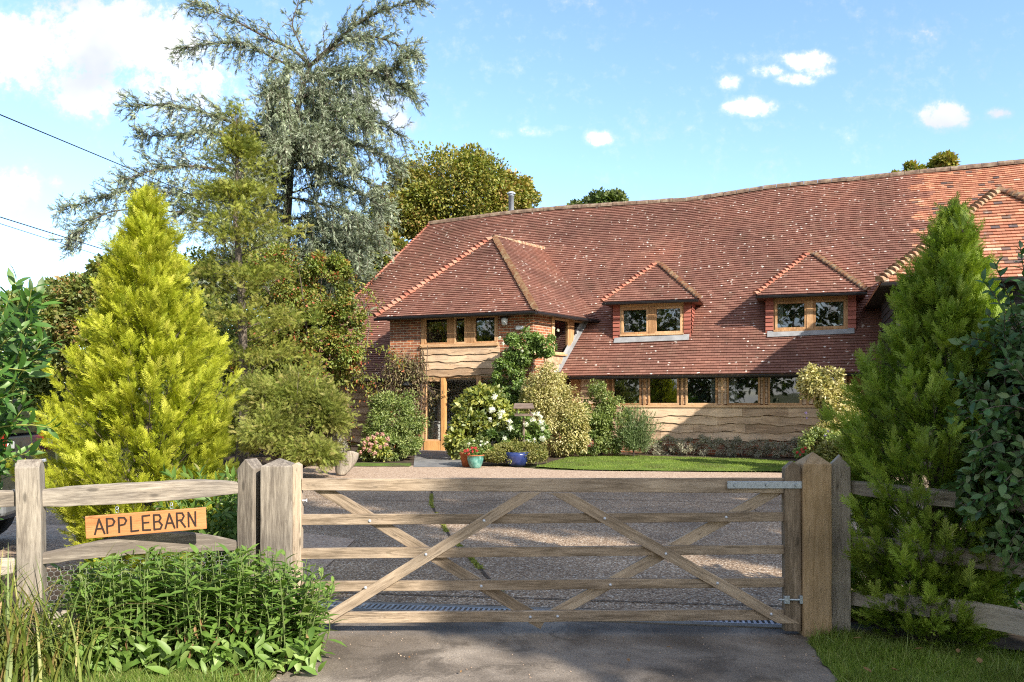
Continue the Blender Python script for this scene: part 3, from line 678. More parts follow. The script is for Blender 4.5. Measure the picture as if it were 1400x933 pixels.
# walls: slab with openings; frame = (origin, direction) in house space
def wallframe(o, d):
    d = Vector(d).normalized(); nrm_ = Vector((d.y, -d.x, 0)); m = Matrix((( d.x, -nrm_.x, 0, o[0]), (d.y, -nrm_.y, 0, o[1]), (0, 0, 1, 0), (0, 0, 0, 1)))
    return m       # local x along the wall, local y into the house, local z up
def wall(name, m, x0, x1, z0, z1, ops, mat, th=.22, parent=None, y=0.0):
    xs = sorted({x0, x1, *[o[0] for o in ops], *[o[1] for o in ops]}); zs = sorted({z0, z1, *[o[2] for o in ops], *[o[3] for o in ops]})
    xs = [x for x in xs if x0 <= x <= x1]; zs = [z for z in zs if z0 <= z <= z1]; mb = MB()
    for i in range(len(xs) - 1):
        for j in range(len(zs) - 1):
            cx, cz = (xs[i] + xs[i + 1]) / 2, (zs[j] + zs[j + 1]) / 2
            if any(o[0] < cx < o[1] and o[2] < cz < o[3] for o in ops): continue
            mb.box(xs[i], xs[i + 1], y, y + th, zs[j], zs[j + 1], .5, m=m)
    # welded so that no inner faces remain
    bm = bmesh.new(); bv = [bm.verts.new(v) for v in mb.v]
    for f in mb.f: bm.faces.new([bv[i] for i in f])
    bmesh.ops.remove_doubles(bm, verts=bm.verts[:], dist=1e-5)
    dup = {}
    for f in bm.faces: dup.setdefault(tuple(sorted(v.index for v in f.verts)), []).append(f)
    bm.verts.index_update(); dup = {}
    for f in bm.faces: dup.setdefault(tuple(sorted(v.index for v in f.verts)), []).append(f)
    bmesh.ops.delete(bm, geom=[f for fl in dup.values() if len(fl) > 1 for f in fl], context='FACES')
    me = bpy.data.meshes.new(name); bm.to_mesh(me); bm.free(); me.materials.append(mat)
    return link(name, me, parent or house, False)
def waney(mb, m, x0, x1, z0, z1, y=-.012, rows=4, seed=1, amp=.022, cut=True):
    r = random.Random(seed); h = (z1 - z0) / rows
    for k in range(rows):
        zt = z1 - k * h + .01; zb = z1 - (k + 1) * h; xs = [x0]
        if cut:
            x = x0 + r.uniform(.5, 1.6)
            while x < x1 - .35: xs.append(x); x += r.uniform(1.1, 2.1)
        xs.append(x1); ph = [r.uniform(0, 6.3) for _ in range(4)]
        for i in range(len(xs) - 1):
            a, b = xs[i] + .003, xs[i + 1] - .003; n = max(4, int((b - a) / .05)); vs = []; rr = r.random(); yo = y - r.uniform(0, .006)
            for j in range(n + 1):
                x = a + (b - a) * j / n
                wv = amp * (math.sin(x * 3.1 + ph[0]) + .8 * math.sin(x * 7.3 + ph[1]) + .4 * math.sin(x * 17 + ph[2])) * .7
                vs += [m @ Vector((x, yo - .004, zt)), m @ Vector((x, yo - .034, zb + wv)), m @ Vector((x, yo, zb + wv - .004))]
            fs = []
            for j in range(n): fs += [(3 * j, 3 * j + 1, 3 * j + 4, 3 * j + 3), (3 * j + 1, 3 * j + 2, 3 * j + 5, 3 * j + 4)]
            fs += [(0, 2, 1), (3 * n, 3 * n + 1, 3 * n + 2)]
            mb.add(vs, fs, rr)
def window(m, x0, x1, z0, z1, y=.02, fw=.05, parent=None, mat='joinery', curtain=None, sill=False, label=None):
    mb = MB(); p = parent or house
    for (a, b, c, d) in ((x0, x1, z1 - fw, z1), (x0, x1, z0, z0 + fw)): mb.box(a, b, y - .05, y + .05, c, d, m=m)
    for (a, b) in ((x0, x0 + fw), (x1 - fw, x1)): mb.box(a, b, y - .05, y + .05, z0 + fw, z1 - fw, m=m)
    fr = H('window', mb, M[mat], p, bevel=.005)
    ta, tb = random.uniform(-.010, .010), random.uniform(-.010, .010)
    g = MB(); g.add([m @ Vector((x0 + fw, y + .01 + ta, z0 + fw)), m @ Vector((x1 - fw, y + .01 - ta, z0 + fw)), m @ Vector((x1 - fw, y + .01 - ta + tb, z1 - fw)), m @ Vector((x0 + fw, y + .01 + ta + tb, z1 - fw))], [(0, 1, 2, 3)])
    H('pane', g, M['glass'], fr if p is house else p)
    if curtain:
        c = MB(); n = 12
        for i in range(n):
            a = curtain[0] + (curtain[1] - curtain[0]) * i / n; b = curtain[0] + (curtain[1] - curtain[0]) * (i + 1) / n
            ya, yb = y + .13 + .03 * (i % 2), y + .13 + .03 * ((i + 1) % 2)
            c.add([m @ Vector((a, ya, z0)), m @ Vector((b, yb, z0)), m @ Vector((b, yb, z1)), m @ Vector((a, ya, z1))], [(0, 1, 2, 3)])
        H('curtain', c, M['curtain'], fr if p is house else p)
    if sill:
        s = MB(); s.box(x0 - .03, x1 + .03, y - .12, y - .0505, z0 - .045, z0 + .008, m=m); H('sill', s, M['joinery_x'], fr if p is house else p, bevel=.004)
    return fr

# main range front wall (y = .3)
mw = wallframe((0, .3, 0), (1, 0, 0))
WN = [(-1.26, -.43), (-.24, .62), (.80, 1.66), (1.91, 2.77), (2.97, 3.82), (4.10, 4.92)]
wall('brick_plinth', mw, -2.5, 5.8, .0, .74, [], M['brick'], .26)
wall('wall', mw, -2.5, 5.8, .74, 2.62, [(a, b, 1.67, 2.50) for a, b in WN], M['joinery'], .16, y=.04)
wall('wall', mw, -12.2, -7.6, .0, 2.62, [], M['brick'], .2)
mb = MB(); waney(mb, mw, -2.4, 5.75, .72, 1.585, rows=4, seed=4, amp=.030); H('cladding', mb, M['cladding'])
mb = MB(); waney(mb, mw, -12.2, -7.65, .5, 2.3, rows=8, seed=14); H('cladding', mb, M['cladding'], label='shaded waney boards left of the entrance bay')
mb = MB(); mb.box(-2.3, 5.7, -.05, .0399, 1.60, 1.665, m=mw); H('sill_beam', mb, M['joinery_x'], bevel=.006)
mb = MB(); mb.box(-2.3, 5.7, -.03, .0399, 1.583, 1.5999, m=mw); H('dark_strip', mb, M['dark'])  # thin dark strip along the underside of the sill beam
mb = MB(); mb.box(-2.4, 5.7, -.02, .0399, 2.505, 2.6, m=mw); H('wall_plate', mb, M['joinery_x'])
for i, (a, b) in enumerate(WN): window(mw, a, b, 1.67, 2.50, .03, .055, curtain={2: (b - .20, b - .05), 3: (a + .05, a + .26)}.get(i))
for x in [(-.43 - .24) / 2, (.62 + .80) / 2, (1.66 + 1.91) / 2, (2.77 + 2.97) / 2, (3.82 + 4.10) / 2, -1.40]:
    mb = MB(); mb.box(x - .03, x + .03, -.025, .0399, 1.666, 2.504, m=mw); H('post', mb, M['joinery'])
for i in range(len(WN) - 1):
    mb = MB(); waney(mb, mw, WN[i][1] + .01, WN[i + 1][0] - .01, 1.70, 2.48, y=.038, rows=5, seed=20 + i, amp=.012, cut=False); H('cladding_panel', mb, M['cladding'])
mb = MB(); waney(mb, mw, -2.2, -1.45, 1.70, 2.48, y=.038, rows=5, seed=31, amp=.012, cut=False)
H('cladding_panel', mb, M['cladding'])
# rear / side shell so that rooms are dark
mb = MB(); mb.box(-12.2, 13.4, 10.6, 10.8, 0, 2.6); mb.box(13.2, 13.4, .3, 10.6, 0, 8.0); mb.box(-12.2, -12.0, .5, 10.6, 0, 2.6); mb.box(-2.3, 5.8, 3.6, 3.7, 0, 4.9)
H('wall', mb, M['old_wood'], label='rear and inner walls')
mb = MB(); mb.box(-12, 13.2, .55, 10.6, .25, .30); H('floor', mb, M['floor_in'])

# dormers
def dormer(cx, w, z_sill, z_top, b0, apexz, eav, label):
    hw = w / 2; yf = b0; d_ = MB(); tiles = MB(); m = wallframe((cx, yf, 0), (1, 0, 0))
    cw = .23
    # frame body
    root = MB(); root.box(-hw + cw, hw - cw, .12, .16, z_sill - .02, z_top + .02, m=m)
    root = MB(); root.box(-hw, hw, .0, .04, z_top, z_top + .10, m=m); root.box(-hw + cw - .02, -hw + cw + .02, -.0, .10, z_sill, z_top, m=m); root.box(hw - cw - .02, hw - cw + .02, -.0, .10, z_sill, z_top, m=m)
    root.box(-.085, .085, -.03, .06, z_sill, z_top, m=m); root.box(-hw + cw - .02, hw - cw + .02, -.045, .05, z_sill - .05, z_sill, m=m)
    rt = H('dormer', root, M['joinery'], house, label=label)
    # tile hung cheeks: front strips and sides
    for s_ in (-1, 1):
        c = MB(); k = 0; z = z_sill - .12
        while z < z_top + .08:
            a, b = (-hw, -hw + cw - .021) if s_ < 0 else (hw - cw + .021, hw)
            c.add([m @ Vector(p) for p in [(a, -.03, z), (b, -.03, z), (b, .0, z + .125), (a, .0, z + .125), (a, 0, z), (b, 0, z)]], [(0, 1, 2, 3), (4, 5, 1, 0)], random.random())
            xo = s_ * hw; L = 2.0; yy = 0.0; zz = z
            ymax = max(0.02, (zz - (2.5 + TS * b0)) / TS + .15)
            while yy < ymax:
                y2 = min(yy + .165, ymax); e = s_ * .03
                c.add([m @ Vector(p) for p in [(xo + e, yy, zz), (xo + e, y2, zz), (xo, y2, zz + .125), (xo, yy, zz + .125), (xo, yy, zz), (xo, y2, zz)]], [(0, 1, 2, 3), (4, 5, 1, 0)], random.random()); yy += .17
            z += .115
        H('cheek', c, M['hung'], rt)
    mg = .085
    window(m, -hw + cw + .02, -mg, z_sill, z_top, .03, .06, rt, curtain=(-hw + cw + .05, -hw + cw + .22))
    window(m, mg, hw - cw - .02, z_sill, z_top, .03, .06, rt, curtain=(hw - cw - .20, hw - cw - .05))
    # hipped roof
    ov = .30; ez = eav; ew = hw + .24; a = Vector((cx - ew, yf - ov, ez)); b = Vector((cx + ew, yf - ov, ez - .03)); ap = Vector((cx + .02, yf + .9, apexz))
    br = (apexz - 2.5) / TS + .1; rb = Vector((cx + .02, br, apexz)); ba = (ez - 2.5) / TS + .25; al = Vector((cx - ew, ba, ez)); bl = Vector((cx + ew, ba, ez - .03))
    t = MB(); plane_tiles(t, a, b - a, [a, b, ap], seed=int(cx * 7) + 9); plane_tiles(t, al, a - al, [al, a, ap, rb], seed=8); plane_tiles(t, b, bl - b, [b, bl, rb, ap], seed=6)
    t.add([a + Vector((0, .02, -.03)), b + Vector((0, .02, -.03)), bl + Vector((0, 0, -.03)), al + Vector((0, 0, -.03))], [(0, 3, 2, 1)], .1)
    H('roof', t, M['tile'], rt)
    bonnets('hip_tiles', a + (ap - a) * .0, ap, M['bonnet'], rt, .135, .075); bonnets('hip_tiles', b, ap, M['bonnet_old'], rt, .12, .08)
    g = MB(); half_round(g, ap - Vector((0, .05, .0)), rb, .09, .09, (0, 0, 1), 0); H('ridge_tiles', g, M['bonnet_old'], rt)
    gutter('gutter', a + Vector((0, -.05, -.03)), b + Vector((0, -.05, -.03)), rt, .04)
    l = MB(); slab(l, [roofpt(cx - hw + .05, b0 - .12, .05), roofpt(cx + hw - .05, b0 - .12, .05), roofpt(cx + hw - .05, b0 + .03, .055), roofpt(cx - hw + .05, b0 + .03, .055)], .012, (0, -TS, 1)); H('flashing', l, M['lead'], rt)
dormer(-.26, 2.26, 3.73, 4.50, .97, 5.90, 4.66, 'left dormer with two oak casements and a hipped tile cap')
dormer(4.03, 2.30, 3.73, 4.50, 1.01, 5.94, 4.66, 'right dormer with two oak casements and a hipped tile cap')

# entrance bay
K0 = Vector((-7.72, -.95, 0)); K1 = Vector((-3.22, -.95, 0)); K2 = Vector((-2.35, 1.6, 0))
wf = wallframe((0, -.95, 0), (1, 0, 0))
wall('brick_wall', wf, -7.72, -6.68, 0, 4.30, [], M['brick'], .24)
wall('brick_wall', wf, -4.27, -3.22, 0, 4.30, [(-4.27, -3.22 - .2, .0, 2.5)], M['brick'], .24)
mb = MB(); ws = wallframe(K0[:2] + (0,), (0, 1, 0)); mb.box(-7.72, -7.5, -.709, .5, 0, 4.3); H('brick_wall', mb, M['brick'])
# upper window band
for (a, b) in ((-6.58, -5.80), (-5.63, -5.25), (-5.02, -4.32)): window(wf, a, b, 3.44, 4.22, .03, .05, label=None)
for a, b in ((-6.68, -6.58), (-5.80, -5.63), (-5.25, -5.02), (-4.32, -4.2701)): mb = MB(); mb.box(a, b, -.02, .14, 3.44, 4.22, m=wf); H('post', mb, M['joinery'])
mb = MB(); mb.box(-6.68, -4.2701, -.02, .14, 4.22, 4.30, m=wf); H('lintel', mb, M['joinery_x'])
mb = MB(); mb.box(-6.7, -4.25, -.075, .14, 3.35, 3.44, m=wf); H('sill_beam', mb, M['joinery_x'], bevel=.006)
mb = MB(); mb.box(-6.68, -4.2701, .0, .14, 2.5, 3.349, m=wf); H('wall', mb, M['cladding'])
mb = MB(); waney(mb, wf, -6.68, -4.2, 2.52, 3.34, rows=4, seed=41, amp=.028, cut=False); H('cladding', mb, M['cladding'], label='pale wavy boards above the entrance')
# entrance screen
mb = MB()
for a, b in ((-6.68, -6.58), (-4.93, -4.78), (-3.6, -3.45)): mb.box(a, b, -.02, .12, .26, 2.5, m=wf)
mb.box(-6.58, -6.02, -.02, .10, 2.40, 2.5, m=wf); mb.box(-6.02, -3.6, 0.0, .10, 2.45, 2.5, m=wf); H('door_frame', mb, M['joinery'], bevel=.006)
dm = Matrix.Translation(Vector((-6.0, -.93, 0))) @ Matrix.Rotation(R(0), 4, 'Z')
window(wf, -6.56, -6.02, .62, 2.40, .03, .045)
mb = MB(); mb.box(-6.58, -5.98, -.045, .10, .30, .62, m=wf); mb.box(-6.02, -5.90, -.06, .10, .30, 2.46, m=wf); H('door', mb, M['door_oak'], bevel=.006)
mb = MB(); mb.box(-6.6, -3.5, -.25, .1, .2, .27, m=wf); H('doorstep', mb, M['slab'])
# hall behind the entrance
mb = MB()
mb.box(-7.48, -3.0, 2.5, 2.6, .25, 2.55); mb.box(-7.48, -7.38, -.7, 2.5, .25, 2.55); mb.box(-3.35, -3.25, -.6, 2.5, .25, 2.4); mb.box(-7.45, -3.3, -.80, 2.5, 2.42, 2.48)
H('hall_walls', mb, M['room']); mb = MB(); mb.box(-7.45, -3.3, -.9, 2.5, .27, .30); H('floor', mb, M['floor_in'])
mb = MB(); mb.box(-6.45, -6.0, 2.40, 2.499, 1.5, 2.3); mb.box(-5.1, -4.5, 2.42, 2.499, .3, 2.25); H('picture_frame', mb, M['old_wood'])
# chest of drawers in the hall
ch = empty('chest_of_drawers', (HM @ Vector((-6.27, -.42, .30)))[:], HA, label='small white chest of drawers seen through the glass beside the front door', cat='chest')
mb = MB(); mb.box(-.24, .24, -.2, .2, 0, .84); mb.box(-.27, .27, -.23, .22, .84, .88); mb.build('carcass', M['white'], ch, worldspace=False, bevel=.006)
for i in range(4):
    mb = MB(); mb.box(-.21, .21, -.215, -.2005, .04 + i * .185, .20 + i * .185); d = mb.build('drawer', M['white'], ch, worldspace=False, bevel=.004)
    mb = MB(); mb.tube([(0, -.215, .12 + i * .185), (0, -.24, .12 + i * .185)], .014, 8); mb.build('knob', M['dark'], d, worldspace=False)

# bay side wall, splayed
ms = wallframe(K1, K2 - K1); SLn = (K2 - K1).length
wall('wall', ms, .0, SLn, 0, 4.30, [(.95, 1.75, 3.15, 4.2), (1.95, 2.5, 3.3, 4.2)], M['brick'], .2)
window(ms, .95, 1.75, 3.15, 4.2, .03, .06, sill=True)
window(ms, 1.95, 2.5, 3.5, 4.2, .03, .05)
for a, b in ((.85, .95), (1.75, 1.95)): mb = MB(); mb.box(a, b, -.03, -.001, 3.1, 4.25, m=ms); H('post', mb, M['joinery'])
mb = MB(); waney(mb, ms, .5, 2.55, 2.3, 3.08, rows=4, seed=51, cut=False); waney(mb, ms, 1.96, 2.6, 3.1, 3.5, rows=2, seed=53, cut=False); H('cladding', mb, M['cladding'], label='pale boards under the bay side window')
# bay roof
E0 = Vector((-7.98, -1.32, 4.25)); E1 = Vector((-3.05, -1.32, 4.25)); E2 = Vector((-1.95, 1.62, 4.25)); E3 = Vector((-7.7, 1.62, 4.25))
AP = Vector((-5.5, 1.85, 7.06)); RB = Vector((-4.45, 4.2, 7.02))
mb = MB(); plane_tiles(mb, E0, E1 - E0, [E0, E1, AP], seed=61)
br = H('roof', mb, M['tile'], label='hipped roof of the entrance bay')
mb = MB(); plane_tiles(mb, E1, E2 - E1, [E1, E2, RB, AP], seed=62); H('roof_slope', mb, M['tile'], br)
mb = MB(); plane_tiles(mb, E3, E0 - E3, [E3, E0, AP, Vector((-5.4, 4.2, 7.0))], seed=63); H('roof_slope', mb, M['tile'], br)
mb = MB(); mb.add([E0 - Vector((0, 0, .04)), E1 - Vector((0, 0, .04)), E2 - Vector((0, 0, .04)), E3 - Vector((0, 0, .04))], [(0, 3, 2, 1)]); H('soffit', mb, M['old_wood'], br)
bonnets('hip_tiles', E0, AP, M['bonnet'], br, .165, .10); bonnets('hip_tiles', E1, AP, M['bonnet_old'], br, .10, .10)
mb = MB(); u = 0
while u < .95:
    half_round(mb, AP.lerp(RB, u), AP.lerp(RB, min(1, u + .16)), .10, .10, (0, 0, 1), 0); u += .165
H('ridge_tiles', mb, M['bonnet_old'], br)
gutter('gutter', E0 + Vector((-.02, -.06, -.03)), E1 + Vector((.04, -.06, -.03)), br, .05); gutter('gutter', E1 + Vector((.06, -.02, -.03)), E2 + Vector((.05, 0, -.03)), br, .05)
# lead flashing where the bay meets the low roof
mb = MB(); pts = []
for b in (-.02, .5, 1.0, 1.5):
    uu = -3.22 + (b + .95) * .341 + .02; pts.append((uu, b))
for i in range(3):
    (u0, b0), (u1, b1) = pts[i], pts[i + 1]
    slab(mb, [roofpt(u0, b0, .06), roofpt(u0 + .11, b0, .05), roofpt(u1 + .11, b1, .05), roofpt(u1, b1, .06)], .01, (0, -TS, 1))
    mb.add([roofpt(u0, b0, .06), roofpt(u1, b1, .06), roofpt(u1, b1, .06) + Vector((-.03, 0, .14)), roofpt(u0, b0, .06) + Vector((-.03, 0, .14))], [(0, 1, 2, 3)])
H('flashing', mb, M['lead'])
mb = MB(); mb.tube([(-2.5, 1.3, 4.2), (-2.55, 1.0, 3.95), (-2.5, .9, 3.8)], .035, 8); H('downpipe', mb, M['gutter'])

# flood lamp and alarm box on the bay
lm = MB(); c = wf @ Vector((-4.02, -.14, 4.02)); lm.lathe([(0, .10), (.085, .09), (.10, .03), (.075, -.10), (0, -.12)], 12, c); lp = H('wall_lamp', lm, M['lampglass'], house, smooth=True)
lm = MB(); lm.lathe([(0, .13), (.11, .12), (.115, .085)], 12, c); lm.box(c.x - .02, c.x + .02, c.y, c.y + .14, c.z + .05, c.z + .09); H('lamp_cap', lm, M['dark'], lp)
lm = MB(); lm.box(-3.72, -3.5, -.06, 0, 3.78, 3.88, m=wf); H('alarm_box', lm, M['plastic'] if 'plastic' in M else M['white'], house, bevel=.01)
lm = MB(); c = wf @ Vector((-7.05, -.16, 2.25)); lm.lathe([(0, .14), (.10, .10), (.19, 0), (.18, -.01), (0, .02)], 14, c); lm.tube([(c.x, c.y, c.z + .12), (c.x, c.y + .16, c.z + .2)], .012); H('wall_lamp', lm, M['dark'], house, smooth=True, label='black dome lamp left of the entrance')

# right wing, orange tiles over black boards
F0 = Vector((5.42, -3.2, 4.30)); F1 = Vector((10.9, -3.2, 4.24)); F2 = Vector((10.9, 2.2, 4.24)); F3 = Vector((5.42, 1.9, 4.30)); FA = Vector((8.1, -1.0, 6.58)); FB = Vector((8.1, 4.2, 6.6))
mb = MB(); plane_tiles(mb, F0, F1 - F0, [F0, F1, FA], .115, .17, 71, 1.0)
rr_ = H('roof', mb, M['tile'], label='hipped orange tiled roof of the right wing')
mb = MB(); plane_tiles(mb, F3, F0 - F3, [F3, F0, FA, FB], .115, .17, 72, .8); H('roof_slope', mb, M['tile'], rr_)
mb = MB(); plane_tiles(mb, F1, F2 - F1, [F1, F2, FB, FA], .115, .17, 73, 1.0); H('roof_slope', mb, M['tile'], rr_)
bonnets('hip_tiles', F0, FA, M['bonnet_old'], rr_, .135, .11); bonnets('hip_tiles', F1, FA, M['bonnet_old'], rr_, .135, .11)
mb = MB(); half_round(mb, FA, FB, .11, .11, (0, 0, 1), 0); H('ridge_tiles', mb, M['bonnet_old'], rr_)
gutter('gutter', F0 + Vector((0, -.06, -.03)), F1 + Vector((0, -.06, -.03)), rr_, .05)
mb = MB(); mb.add([F0 - Vector((0, 0, .04)), F1 - Vector((0, 0, .04)), F2 - Vector((0, 0, .04)), F3 - Vector((0, 0, .04))], [(0, 3, 2, 1)]); H('soffit', mb, M['black_board'], rr_)
mb = MB()
def laps(mb, m, x0, x1, z0, z1, h=.17):
    z = z0
    while z < z1:
        mb.add([m @ Vector(p) for p in [(x0, -.03, z), (x1, -.03, z), (x1, -.008, z + h), (x0, -.008, z + h), (x0, 0, z), (x1, 0, z)]], [(0, 1, 2, 3), (4, 5, 1, 0)]); z += h
fm = wallframe((5.75, -2.85, 0), (1, 0, 0)); fs_ = wallframe((5.75, .3, 0), (0, -1, 0))
laps(mb, fm, 0, 4.8, .3, 4.3); laps(mb, fs_, 0, 3.15, .3, 4.3); mb.box(5.76, 10.5, -2.84, .25, .1, 4.27)
H('weatherboarding', mb, M['black_board'])
# flue
fl = MB(); c = HM.inverted() @ Vector(W(699, 300, 30.5)); zt = W(699, 264, 30.5)[2]
fl.lathe([(.105, 7.5), (.105, zt - .12), (.12, zt - .12), (.12, zt - .10), (.105, zt - .10)], 18, (c.x, c.y, 0))
fu = H('flue', fl, M['flue'], house, smooth=True); fl = MB(); fl.lathe([(.07, zt - .1), (.07, zt - .04), (.16, zt - .05), (.16, zt - .01), (.10, zt + .03), (0, zt + .04)], 18, (c.x, c.y, 0)); H('flue_cap', fl, M['flue'], fu)

# ---------------------------------------------------------------- gate and fences
GY = 5.75; GS = GY / F
gate = empty('field_gate', ((1070 - 700) * GS, GY, 0), 0, label='wide timber field gate with five bars and crossed diagonal braces across the drive', cat='gate')
def P_(px, py): return ((px - 700) * GS, CZ - (py - HZ) * GS)
def bar(name, a, b, h, th, y, mat, parent, h2=None, bev=.004, endcut=None, **kw):
    """timber between two points of the gate plane, grain along it"""
    (x0, z0), (x1, z1) = a, b; L = math.hypot(x1 - x0, z1 - z0); h2 = h2 or h; mb = MB(); n = 10; vs = []; cot = (x1 - x0) / (z1 - z0) if abs(z1 - z0) > .05 else 0
    for i in range(n + 1):
        t = i / n; hh = (h + (h2 - h) * t) / 2; j = random.uniform(-.0012, .0012)
        for (yy, zz) in ((-th / 2, -hh), (th / 2, -hh), (th / 2, hh), (-th / 2, hh)): vs.append((t * L - (zz * cot if endcut and i in (0, n) else 0), yy, zz + j))
    fs = []
    for i in range(n):
        for k in range(4): k2 = (k + 1) % 4; fs.append((4 * i + k, 4 * i + 4 + k, 4 * i + 4 + k2, 4 * i + k2))
    fs += [(0, 1, 2, 3), (4 * n + 3, 4 * n + 2, 4 * n + 1, 4 * n)]
    mb.add(vs, fs); o = mb.build(name, mat, parent, worldspace=False, bevel=bev, **kw)
    m = Matrix.Translation(Vector((x0, y, z0))) @ Matrix.Rotation(-math.atan2(z1 - z0, x1 - x0), 4, 'Y')
    o.matrix_parent_inverse = M_[parent.name].inverted(); o.matrix_basis = m; return o
rails = [((413, 662.5), (1072, 664), .084, .110), ((412, 710.5), (1072, 706.5), .077, .068), ((412, 757), (1072, 751), .076, .066), ((412, 802), (1072, 796), .074, .068), ((412, 844.5), (1072, 840), .078, .078)]
RAILZ = []
for a, b, h, h2 in rails:
    bar('rail', P_(*a), P_(*b), h, .036, GY, M['gate_x'], gate, h2)
braces = [((437, 851), (726, 672.5), -1), ((1076, 851), (766, 673.5), -1), ((442, 671), (742, 852), 1), ((1058, 674), (738, 852), 1)]
for a, b, s_ in braces:
    bar('brace', P_(*a), P_(*b), .078 if s_ < 0 else .082, .022, GY + s_ * .0295, M['gate_x'], gate, endcut=True)
# V ends below the bottom rail
bar('brace', P_(724, 846), P_(742, 856), .07, .022, GY + .0290, M['gate_x'], gate)
def post(name, cx, cy, w, dpt, z0, z1, mat, parent, top='gable', tip=.06, rz=0, tilt=0, bev=.006, **kw):
    mb = MB(); hw, hd = w / 2, dpt / 2; n = 8; vs = []
    for i in range(n + 1):
        z = z0 + (z1 - z0) * i / n; j = random.uniform(-.0035, .0035)
        for x, y in ((-hw, -hd), (hw, -hd), (hw, hd), (-hw, hd)): vs.append((x + j, y, z))
    fs = [(4 * i + k, 4 * i + (k + 1) % 4, 4 * i + 4 + (k + 1) % 4, 4 * i + 4 + k) for i in range(n) for k in range(4)] + [(3, 2, 1, 0)]
    b = 4 * n; t = len(vs)
    if top == 'pyramid': vs.append((0, 0, z1 + tip)); fs += [(b + k, b + (k + 1) % 4, t) for k in range(4)]
    elif top == 'gable': vs += [(0, -hd, z1 + tip), (0, hd, z1 + tip)]; fs += [(b, b + 1, t), (b + 2, b + 3, t + 1), (b + 1, b + 2, t + 1, t), (b + 3, b, t, t + 1)]
    elif top == 'house': vs += [(-hw, 0, z1 + tip), (hw, 0, z1 + tip)]; fs += [(b, b + 1, t + 1, t), (b + 2, b + 3, t, t + 1), (b + 1, b + 2, t + 1), (b + 3, b, t)]
    else: fs.append((b, b + 1, b + 2, b + 3))
    mb.add(vs, fs); o = mb.build(name, mat, parent, worldspace=False, bevel=bev, **kw)
    m = Matrix.Translation(Vector((cx, cy, 0))) @ Matrix.Rotation(rz, 4, 'Z') @ Matrix.Rotation(tilt, 4, 'Y')
    if parent is not None: o.matrix_parent_inverse = M_[parent.name].inverted()
    o.matrix_basis = m; return o
x, z = P_(1082, 640); post('stile', x, GY, .118, .075, .03, z, M['gate_z'], gate, 'gable', .05)
x, z = P_(407, 636); post('stile', x + .0, GY, .062, .075, .03, z, M['gate_z'], gate, 'gable', .02)
def bolt(x, z, y, parent, first=[None]):
    if first[0] is None:
        mb = MB(); mb.lathe([(0, .010), (.006, .009), (.010, .004), (.011, 0)], 10); o = mb.build('bolt', M['flue'], parent, smooth=True, worldspace=False); first[0] = o
    else: o = first[0].copy(); COL.objects.link(o); o.parent = parent
    o.matrix_parent_inverse = M_[parent.name].inverted(); o.matrix_basis = Matrix.Translation(Vector((x, y, z))) @ Matrix.Rotation(R(90), 4, 'X'); return o
for px, py in [(506, 712), (662, 711), (583, 757), (501, 802), (658, 801), (725, 843), (762, 842), (826, 708), (992, 707), (909, 756), (834, 799), (979, 796), (1052, 838)]:
    x, z = P_(px, py); on = (px, py) in [(662, 711), (583, 757), (501, 802), (826, 708), (909, 756), (979, 796), (1052, 838)]
    bolt(x, z, GY - (.0405 if on else .018), gate)
x0, z0 = P_(992, 662.5); x1, z1 = P_(1094, 663.5)
mb = MB(); mb.box(x0, x1, GY - .048, GY - .0385, z0 - .026, z0 + .026); hs = mb.build('hinge_strap', M['steel'], gate, bevel=.003)
for px in (1003, 1046, 1086):
    mb = MB(); xx, zz = P_(px, 663); mb.tube([(xx, GY - .048, z0), (xx, GY - .058, z0)], .013, 8); mb.build('strap_bolt', M['steel'], hs)
x0, z0 = P_(1064, 818); mb = MB(); mb.tube([(x0 - .015, GY - .05, z0), (x0 + .16, GY - .05, z0)], .008, 8); mb.box(x0 + .025, x0 + .065, GY - .06, GY - .038, z0 - .028, z0 + .028); mb.box(x0 + .135, x0 + .16, GY - .06, GY - .03, z0 - .028, z0 + .03)
mb.build('hinge', M['steel'], gate, bevel=.002)
x0, z0 = P_(414, 684); mb = MB(); mb.tube([(x0, GY - .02, z0), (x0 + .035, GY - .02, z0)], .006, 6); mb.box(x0 + .03, x0 + .036, GY - .026, GY - .014, z0 - .01, z0 + .012); mb.build('latch', M['flue'], gate)

x, z = P_(1113, 634); post('gate_post', x, GY + .03, .205, .19, -.3, z, M['new_post'], None, 'pyramid', .085, label='broad newer brown post holding the gate hinges, pointed top', cat='post')
x, z = P_(381, 637); post('gate_post', x, GY + .03, .225, .20, -.3, z, M['oak_z'], None, 'pyramid', .055, label='broad pale oak post at the latch end of the gate', cat='post')

